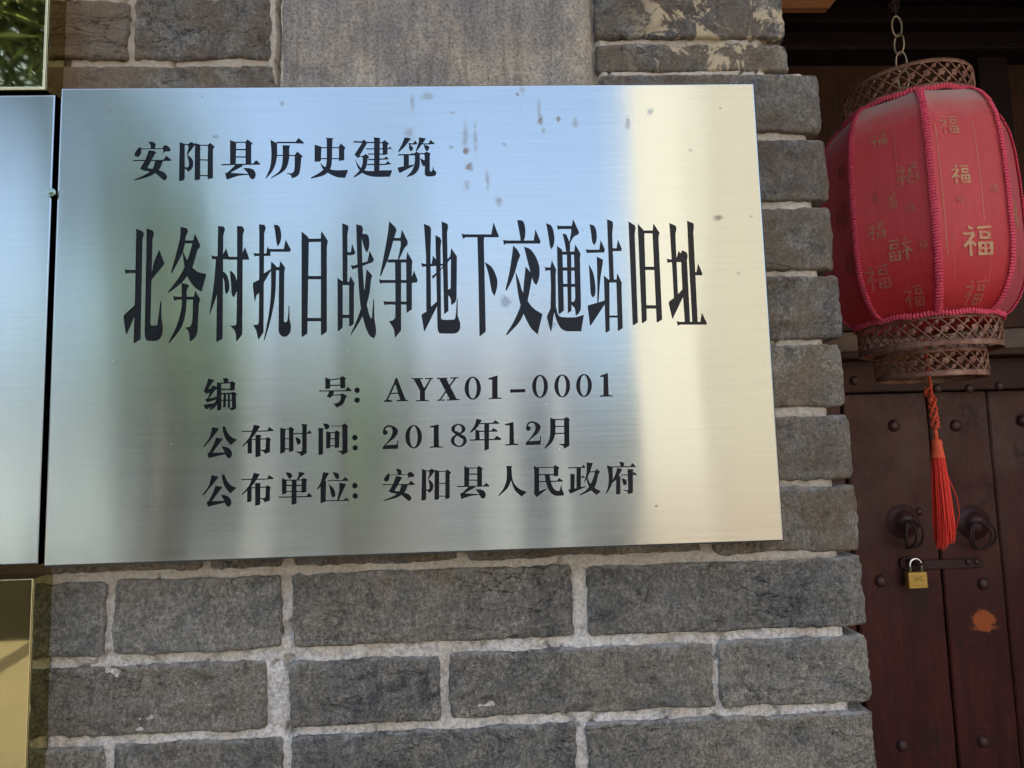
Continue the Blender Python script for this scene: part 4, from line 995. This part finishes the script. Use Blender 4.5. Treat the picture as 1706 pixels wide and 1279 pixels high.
for k in range(8):
    an = RIB0 + k * math.pi / 4; d = Vector((math.cos(an), math.sin(an), 0))
    path = [Vector((LX, LY, 0)) + d * (prof_at(NS * j / 60)[0] + 0.0005) + Vector((0, 0, zz(prof_at(NS * j / 60)[1]))) for j in range(61)]
    braid(path, lambda p, d=d: (d + Vector((0, 0, 0.9 if p.z > zz(0.56) else (-0.6 if p.z < zz(0.28) else 0)))).normalized(), 'rib_braid')
def ring_path(r, z, n=96): return [Vector((LX + r * math.cos(2 * math.pi * k / n), LY + r * math.sin(2 * math.pi * k / n), zz(z + 0.0012 * math.sin(k * 0.9)))) for k in range(n + 1)]
braid(ring_path(0.0935, 0.5935), ax, 'rim_braid', 0.0024); braid(ring_path(0.0985, 0.2575), ax, 'rim_braid', 0.0024)
def collar(r, z0, z1, name, ncell):
    H_ = z1 - z0; out = MB(); n = 72
    for a_, b2, th in ((z0, z0 + 0.0085, 0.0012), (z1 - 0.0060, z1, 0.0012)):
        out.lathe([(r + 0.0006, a_), (r + 0.0010, a_ + 0.001), (r + 0.0004, b2), (r - 0.0010, b2), (r - 0.0010, a_), (r + 0.0006, a_)], (LX, LY, Z0), n)
    root = out.build(name, FILI, lant, True)
    lat = MB(); zb, zt_ = z0 + 0.008, z1 - 0.0055; Hh = zt_ - zb; cell = 2 * math.pi / ncell
    for k in range(ncell):
        for sg in (-1, 1):
            a0 = k * cell
            pts = [Vector((LX + r * math.cos(a0 + sg * cell * 1.5 * t_ / 5), LY + r * math.sin(a0 + sg * cell * 1.5 * t_ / 5), zz(zb + Hh * t_ / 5))) for t_ in range(6)]
            lat.tube(pts, 0.0011, 4, cap=False)
    for k in range(ncell):      # rosettes on the middle line, small hearts above and below
        for dz, rr, da in ((0, 0.0060, 0.25), (0.5, 0.0036, 0.0), (-0.5, 0.0036, 0.0)):
            an = (k + 0.75 + (0.5 if dz else 0)) * cell; d = Vector((math.cos(an), math.sin(an), 0)); s_ = Vector((-d.y, d.x, 0))
            c_ = Vector((LX, LY, zz(zb + Hh * (0.5 + dz * 0.66)))) + d * (r + 0.0004); n0 = len(lat.v); lat.v.append(tuple(c_ + d * 0.0012))
            for q in range(10):
                a2 = 2 * math.pi * q / 10; q_ = rr * (1 if q % 2 == 0 else 0.72); lat.v.append(tuple(c_ + s_ * math.cos(a2) * q_ + Vector((0, 0, 1)) * math.sin(a2) * q_))
            for q in range(10): lat.f.append((n0, n0 + 1 + q, n0 + 1 + (q + 1) % 10))
    lat.build('pierced_lattice', FILI, root)
    return root
collar(0.0905, 0.594, 0.640, 'top_collar', 28); collar(0.0955, 0.2115, 0.2565, 'bottom_collar', 30); collar(0.0745, 0.1700, 0.2110, 'bottom_collar', 24)
# flat wooden disc and bars inside the lower rims
MB().lathe([(0.0, 0.0), (0.072, 0.0)], (LX, LY, zz(0.2113)), 40).build('inner_disc', ORW, lant)
MB().box(LX - 0.089, LX + 0.089, LY - 0.006, LY + 0.006, zz(0.597), zz(0.601)).build('cross_bar', IRON, lant)
# the printed lucky characters
FUP = parse(FU)
def glyph_on(polys, ang, z, size, mat, mirror=False, wid=1.0, name='printed_character', rot=0.0):
    if wid == 1.0: size *= 0.86
    vs = []; fs = []
    for p in polys:
        b = len(vs); vs += [Vector(q) for q in ccw([((x - 50) / 100 * (-1 if mirror else 1) * wid, (50 - y) / 100) for x, y in p])]; fs.append(list(range(b, len(vs))))
    ov, _, of, _, _, og = delaunay_2d_cdt(vs, [], fs, 0, 1e-5, True)
    rm = 0.131
    V = []
    for p in ov:
        zz_ = z + p.y * size; s = next((i + (PROF[i][1] - zz_) / (PROF[i][1] - PROF[i + 1][1]) for i in range(NS) if PROF[i][1] >= zz_ >= PROF[i + 1][1]), 0)
        V.append(lpt(ang + (p.x + rot * p.y) * size / rm, s, 0.0009))
    F = []
    for t_, o_ in zip(of, og):
        if not o_: continue
        a_ = (ov[t_[1]] - ov[t_[0]]).cross(ov[t_[2]] - ov[t_[0]])
        F.append(tuple(t_) if a_ > 0 else tuple(t_)[::-1])
    mesh_obj(name, V, F, mat, lant)
def pan(k, t_): return RIB0 + (k + t_) * math.pi / 4
HALF = [p for p in FUP[5:]]
for args in [(FUP, pan(0, 0.40), 0.448, 0.033, PRINT_L), (FUP, pan(0, 0.55), 0.352, 0.052, PRINT_L), (FUP, pan(0, 0.32), 0.522, 0.034, PRINT), (FUP, pan(0, 0.55), 0.282, 0.040, PRINT_D),
             (FUP, pan(0, 0.36), 0.412, 0.013, PRINT), (FUP, pan(0, 0.82), 0.425, 0.014, PRINT), (FUP, pan(-1, 0.38), 0.525, 0.030, PRINT), (FUP, pan(-1, 0.72), 0.458, 0.036, PRINT),
             (HALF, pan(-1, 0.46), 0.425, 0.028, PRINT), (HALF, pan(-1, 0.26), 0.436, 0.020, PRINT_D), (FUP, pan(-1, 0.28), 0.386, 0.030, PRINT), (FUP, pan(-1, 0.72), 0.408, 0.016, PRINT),
             (FUP, pan(-1, 0.56), 0.352, 0.040, PRINT), (FUP, pan(-1, 0.84), 0.352, 0.014, PRINT), (FUP, pan(-1, 0.22), 0.318, 0.044, PRINT_D), (FUP, pan(-1, 0.66), 0.284, 0.036, PRINT_D),
             (FUP, pan(-2, 0.62), 0.43, 0.05, PRINT_D), (FUP, pan(-2, 0.80), 0.35, 0.04, PRINT_D), (FUP, pan(-2, 0.7), 0.50, 0.03, PRINT_D), (FUP, pan(1, 0.45), 0.40, 0.045, PRINT_L),
             (FUP, pan(1, 0.6), 0.33, 0.03, PRINT), (FUP, pan(2, 0.5), 0.40, 0.05, PRINT), (FUP, pan(3, 0.4), 0.44, 0.05, PRINT), (FUP, pan(4, 0.5), 0.38, 0.05, PRINT), (FUP, pan(5, 0.5), 0.42, 0.05, PRINT)]:
    glyph_on(*args, mirror=args[1] < RIB0 and abs(args[3] - 0.040) < 1e-6)
for an, z0, z1 in ((pan(0, 0.13), 0.335, 0.525), (pan(0, 0.66), 0.38, 0.525), (pan(-1, 0.60), 0.44, 0.53), (pan(0, 0.22), 0.30, 0.365), (pan(0, 0.72), 0.29, 0.35)):
    glyph_on([[(48, 0), (52, 0), (52, 25), (48, 25)], [(48, 25), (52, 25), (52, 50), (48, 50)], [(48, 50), (52, 50), (52, 75), (48, 75)], [(48, 75), (52, 75), (52, 100), (48, 100)]], an, (z0 + z1) / 2, z1 - z0, PRINT_L, wid=0.10, name='printed_line')
# tassel
tas = MB(); tx = 1.0395
def cordpath(z0, z1, n=10, amp=0.001): return [Vector((tx + amp * math.sin(k * 2.1) + 0.004 * (k / n), LY, zz(z0 + (z1 - z0) * k / n))) for k in range(n + 1)]
tas.tube(cordpath(0.235, 0.130), 0.0021, 6)
for k in range(46):
    a_ = k * 1.9; z_ = 0.158 - k * 0.0014; r_ = 0.0028 + 0.0022 * abs(math.sin(k * 0.35)); tas.bead((tx + 0.002 + r_ * math.cos(a_) + (0.004 * k / 46) - (0.004 if k < 9 else 0), LY + r_ * math.sin(a_), zz(z_)), (math.cos(a_ + 1.5), math.sin(a_ + 1.5), 0.6), 0.0022, 0.0042)
tas.tube([Vector((tx + 0.0045, LY, zz(0.098))), Vector((tx + 0.0048, LY, zz(0.075)))], [0.0026, 0.0030], 8)
t_ = tas.build('tassel_cord', CORD, lant, True)
hd = MB(); hx = tx + 0.0048; hd.lathe([(0.001, 0.079), (0.0062, 0.078), (0.0078, 0.074), (0.0074, 0.068), (0.0084, 0.058), (0.0100, 0.050)], (hx, LY, Z0), 16); hd.build('tassel_head', CORD, t_, True)
sk = MB(); rr = random.Random(3)
for k in range(170):
    a_ = rr.uniform(0, 2 * math.pi); q = math.sqrt(rr.random()); r0 = 0.0075 * q; r1 = 0.0130 * q + 0.001; zb = -0.076 + rr.uniform(-0.006, 0.016) - (0.006 if math.cos(a_) < -0.3 else -0.004)
    x_ = rr.uniform(-0.001, 0.001)
    sk.tube([Vector((hx + r0 * math.cos(a_), LY + r0 * math.sin(a_), zz(0.062))), Vector((hx + (r0 + r1) / 2 * math.cos(a_) + x_, LY + (r0 + r1) / 2 * math.sin(a_), zz(0.01))),
             Vector((hx + r1 * 0.97 * math.cos(a_) + x_, LY + r1 * math.sin(a_), zz(-0.045))), Vector((hx + r1 * math.cos(a_) - x_, LY + r1 * math.sin(a_), zz(zb)))], 0.00075, 4, cap=False)
sk.tube([Vector((hx + 0.010, LY, zz(0.03))), Vector((hx + 0.024, LY, zz(-0.01))), Vector((hx + 0.026, LY, zz(-0.035))), Vector((hx + 0.018, LY, zz(-0.058)))], 0.0007, 4)
sk.build('tassel_skirt', TASS, t_, True)['kind'] = 'stuff'
# chain
CX = 1.0385
chain = tag(empty('hanging_chain', (CX, LY, zz(0.60))), 'dull brass oval link chain that holds up the red lantern', 'chain')
pitch = 0.0305; z_ = 0.7665 - 0.018
lm = MB(); pts = []
for k in range(20):
    a_ = 2 * math.pi * k / 20; pts.append(Vector((0.0078 * math.cos(a_), 0, 0.0175 * math.sin(a_))))
lm.tube(pts, 0.0014, 8, closed=True)
k = 0
while z_ > 0.600:
    an = R(18 if k % 2 == 0 else -28) + vdir + math.pi / 2 + (R(12) if k % 3 == 0 else 0)
    ca, sa = math.cos(an), math.sin(an)
    mesh_obj('link', [(CX + x * ca - y * sa + 0.0012 * k, LY + x * sa + y * ca, zz(z_) + zq) for x, y, zq in lm.v], lm.f, CHAINM, chain, True)
    z_ -= pitch; k += 1
hk = MB(); hk.tube([Vector((CX, LY, zz(0.762))), Vector((CX, LY, zz(0.775))), Vector((CX + 0.003, LY, zz(0.80))), Vector((CX, LY, zz(1.225)))], 0.0012, 6)
for q in range(7): hk.tube([Vector((CX, LY, zz(0.772))), Vector((CX + rr.uniform(-0.012, 0.012), LY + rr.uniform(-0.01, 0.01), zz(0.785))), Vector((CX + rr.uniform(-0.022, 0.026), LY + rr.uniform(-0.01, 0.01), zz(0.80 + rr.uniform(0, 0.02))))], 0.0014, 5)
hk.build('hanging_wire', IRON, chain)

# ------------------------------------------------------------------ across the lane (seen only mirrored in the plaques)
CREAM = simple('cream_render', (0.200, 0.190, 0.168), 0.85, bump=(30, 0.003), var=0.06, vs=2)
GREYW = simple('dark_grey_brickwork', (0.048, 0.052, 0.060), 0.9, bump=(25, 0.01), var=0.3, vs=3)
TILE = simple('dark_roof_tile', (0.10, 0.10, 0.11), 0.8, var=0.3, vs=6)
PILM = simple('grey_pilaster', (0.09, 0.095, 0.10), 0.9, var=0.1, vs=3)
LEAF = simple('green_leaf', (0.085, 0.135, 0.050), 0.5, var=0.5, vs=3)
BARK = simple('grey_bark', (0.050, 0.048, 0.046), 0.9, var=0.3, vs=9)
WIN = simple('dark_window_glass', (0.03, 0.035, 0.04), 0.1)
house = tag(empty('cream_house', (4.2, -7.5, 0)), 'sunlit cream house across the lane, mirrored in the right of the steel plaque', 'house')
b = MB()
def prism(fp, z0, z1, mat, name, par):
    q = MB(); n = len(fp); q.add([(x, y, z0) for x, y in fp] + [(x, y, z1) for x, y in fp], [tuple(range(n))[::-1], tuple(range(n, 2 * n))] + [(i, (i + 1) % n, n + (i + 1) % n, n + i) for i in range(n)])
    return q.build(name, mat, par)
prism([(3.2, -11.0), (8.0, -11.0), (8.0, -5.4), (1.69, -5.4)], 0, 6.4, CREAM, 'wall', house); prism([(3.1, -11.2), (8.2, -11.2), (8.2, -5.2), (1.63, -5.2)], 6.403, 6.6, TILE, 'roof', house)
MB().box(2.42, 7.9, -5.397, -5.36, 1.103, 6.3).build('render_panel', simple('weathered_beige_render', (0.150, 0.137, 0.112), 0.9, var=0.12, vs=2), house)
MB().box(1.72, 7.9, -5.397, -5.34, 0.0, 1.10).build('plinth', simple('pinkish_stone_plinth', (0.135, 0.105, 0.085), 0.9, var=0.2, vs=3), house)
for x, z in ((4.2, 1.2), (6.2, 1.0), (4.2, 3.9), (6.2, 3.9)):
    w1 = MB().box(x, x + 1.0, -5.357, -5.32, z, z + 1.4).build('window', WIN, house)
    MB().box(x - 0.06, x + 1.06, -5.357, -5.27, z - 0.09, z - 0.003).build('sill', CREAM, w1)
lowh = tag(empty('grey_house', (-1, -8, 0)), 'low dark grey brick house across the lane with a tiled roof', 'house')
MB().box(-2.75, 1.2, -11, -5.4, 0, 2.2).build('wall', GREYW, lowh)
b = MB(); b.add([(-2.9, -5.2, 2.203), (1.35, -5.2, 2.203), (1.35, -8.1, 3.2), (-2.9, -8.1, 3.2), (-2.9, -11.2, 2.203), (1.35, -11.2, 2.203)], [(0, 1, 2, 3), (3, 2, 5, 4), (0, 3, 4), (1, 5, 2), (0, 4, 5, 1)]); b.build('roof', TILE, lowh)
MB().box(-1.0, 0.0, -5.42, -5.35, 0.02, 1.95).build('door', simple('old_grey_door', (0.05, 0.05, 0.055), 0.6), lowh)
for x, w_ in ((-1.72, 0.30), (0.35, 0.22), (0.95, 0.16)): MB().box(x, x + w_, -5.398, -5.30, 0, 2.19).build('pilaster', PILM, lowh)
for x in (-2.6, 0.6): MB().box(x, x + 0.3, -5.42, -5.36, 0.9, 1.7).build('window', WIN, lowh)
gw = tag(empty('garden_wall', (-6, -5.5, 0)), 'pale blue grey rendered garden wall across the lane with a dark plinth', 'wall')
MB().box(-14, -2.76, -5.7, -5.5, 0.553, 1.9).build('wall_panel', simple('pale_blue_render', (0.19, 0.215, 0.23), 0.85, var=0.08, vs=2), gw)
MB().box(-14, -2.76, -5.75, -5.45, 0, 0.55).build('plinth', simple('black_stone_plinth', (0.010, 0.010, 0.009), 1.0, spec=0.05, var=0.3, vs=9), gw)
def tree(x, y, h, spread, zc, label, n=2600, seed=1, ln=0.16, wd=0.035, lo=0.35):
    rg = random.Random(seed); t_ = tag(empty('tree', (x, y, 0)), label, 'tree')
    tr = MB(); tr.tube([Vector((x, y, 0)), Vector((x + 0.05, y, h * 0.3)), Vector((x - 0.04, y, h * 0.6)), Vector((x, y, h * 0.95))], [0.11, 0.085, 0.055, 0.012], 10)
    cl = []
    for k in range(26):
        a_ = rg.uniform(0, 6.283); z0 = h * rg.uniform(lo, 0.9); r_ = spread * rg.uniform(0.35, 1.0); z1 = min(h, z0 + r_ * rg.uniform(0.2, 0.9)); e_ = Vector((x + r_ * math.cos(a_), y + r_ * math.sin(a_), z1))
        tr.tube([Vector((x, y, z0)), (Vector((x, y, z0)) + e_) / 2 + Vector((0, 0, 0.12)), e_], [0.035, 0.02, 0.006], 5); cl.append(e_)
    tr.build('trunk', BARK, t_, True)
    lf = MB()
    for k in range(n):
        c_ = rg.choice(cl) + Vector((rg.gauss(0, 0.28), rg.gauss(0, 0.28), rg.gauss(0, 0.26))) * spread * 0.8
        a_ = rg.uniform(0, 6.283); el = rg.uniform(-1.0, 0.5); d = Vector((math.cos(a_) * math.cos(el), math.sin(a_) * math.cos(el), math.sin(el))); s_ = d.cross(Vector((rg.gauss(0, 1), rg.gauss(0, 1), 1))).normalized()
        L_ = ln * rg.uniform(0.6, 1.4); n0 = len(lf.v); lf.v += [tuple(c_), tuple(c_ + d * L_ * 0.5 + s_ * wd), tuple(c_ + d * L_ + Vector((0, 0, -0.02))), tuple(c_ + d * L_ * 0.5 - s_ * wd)]; lf.f.append((n0, n0 + 1, n0 + 2, n0 + 3))
    lf.build('crown', LEAF, t_)['kind'] = 'stuff'
tree(-3.15, -3.9, 5.4, 0.95, 3.2, 'slender long leaved green tree mirrored in the top left gold plaque', 2300, 5, 0.30, 0.020, 0.80)
tree(-2.3, -5.0, 4.4, 0.8, 3.0, 'broad green tree standing before the grey house door', 1500, 8)
tree(-0.75, -4.9, 3.5, 0.55, 2.6, 'small young green tree nearest the cream house', 420, 11)
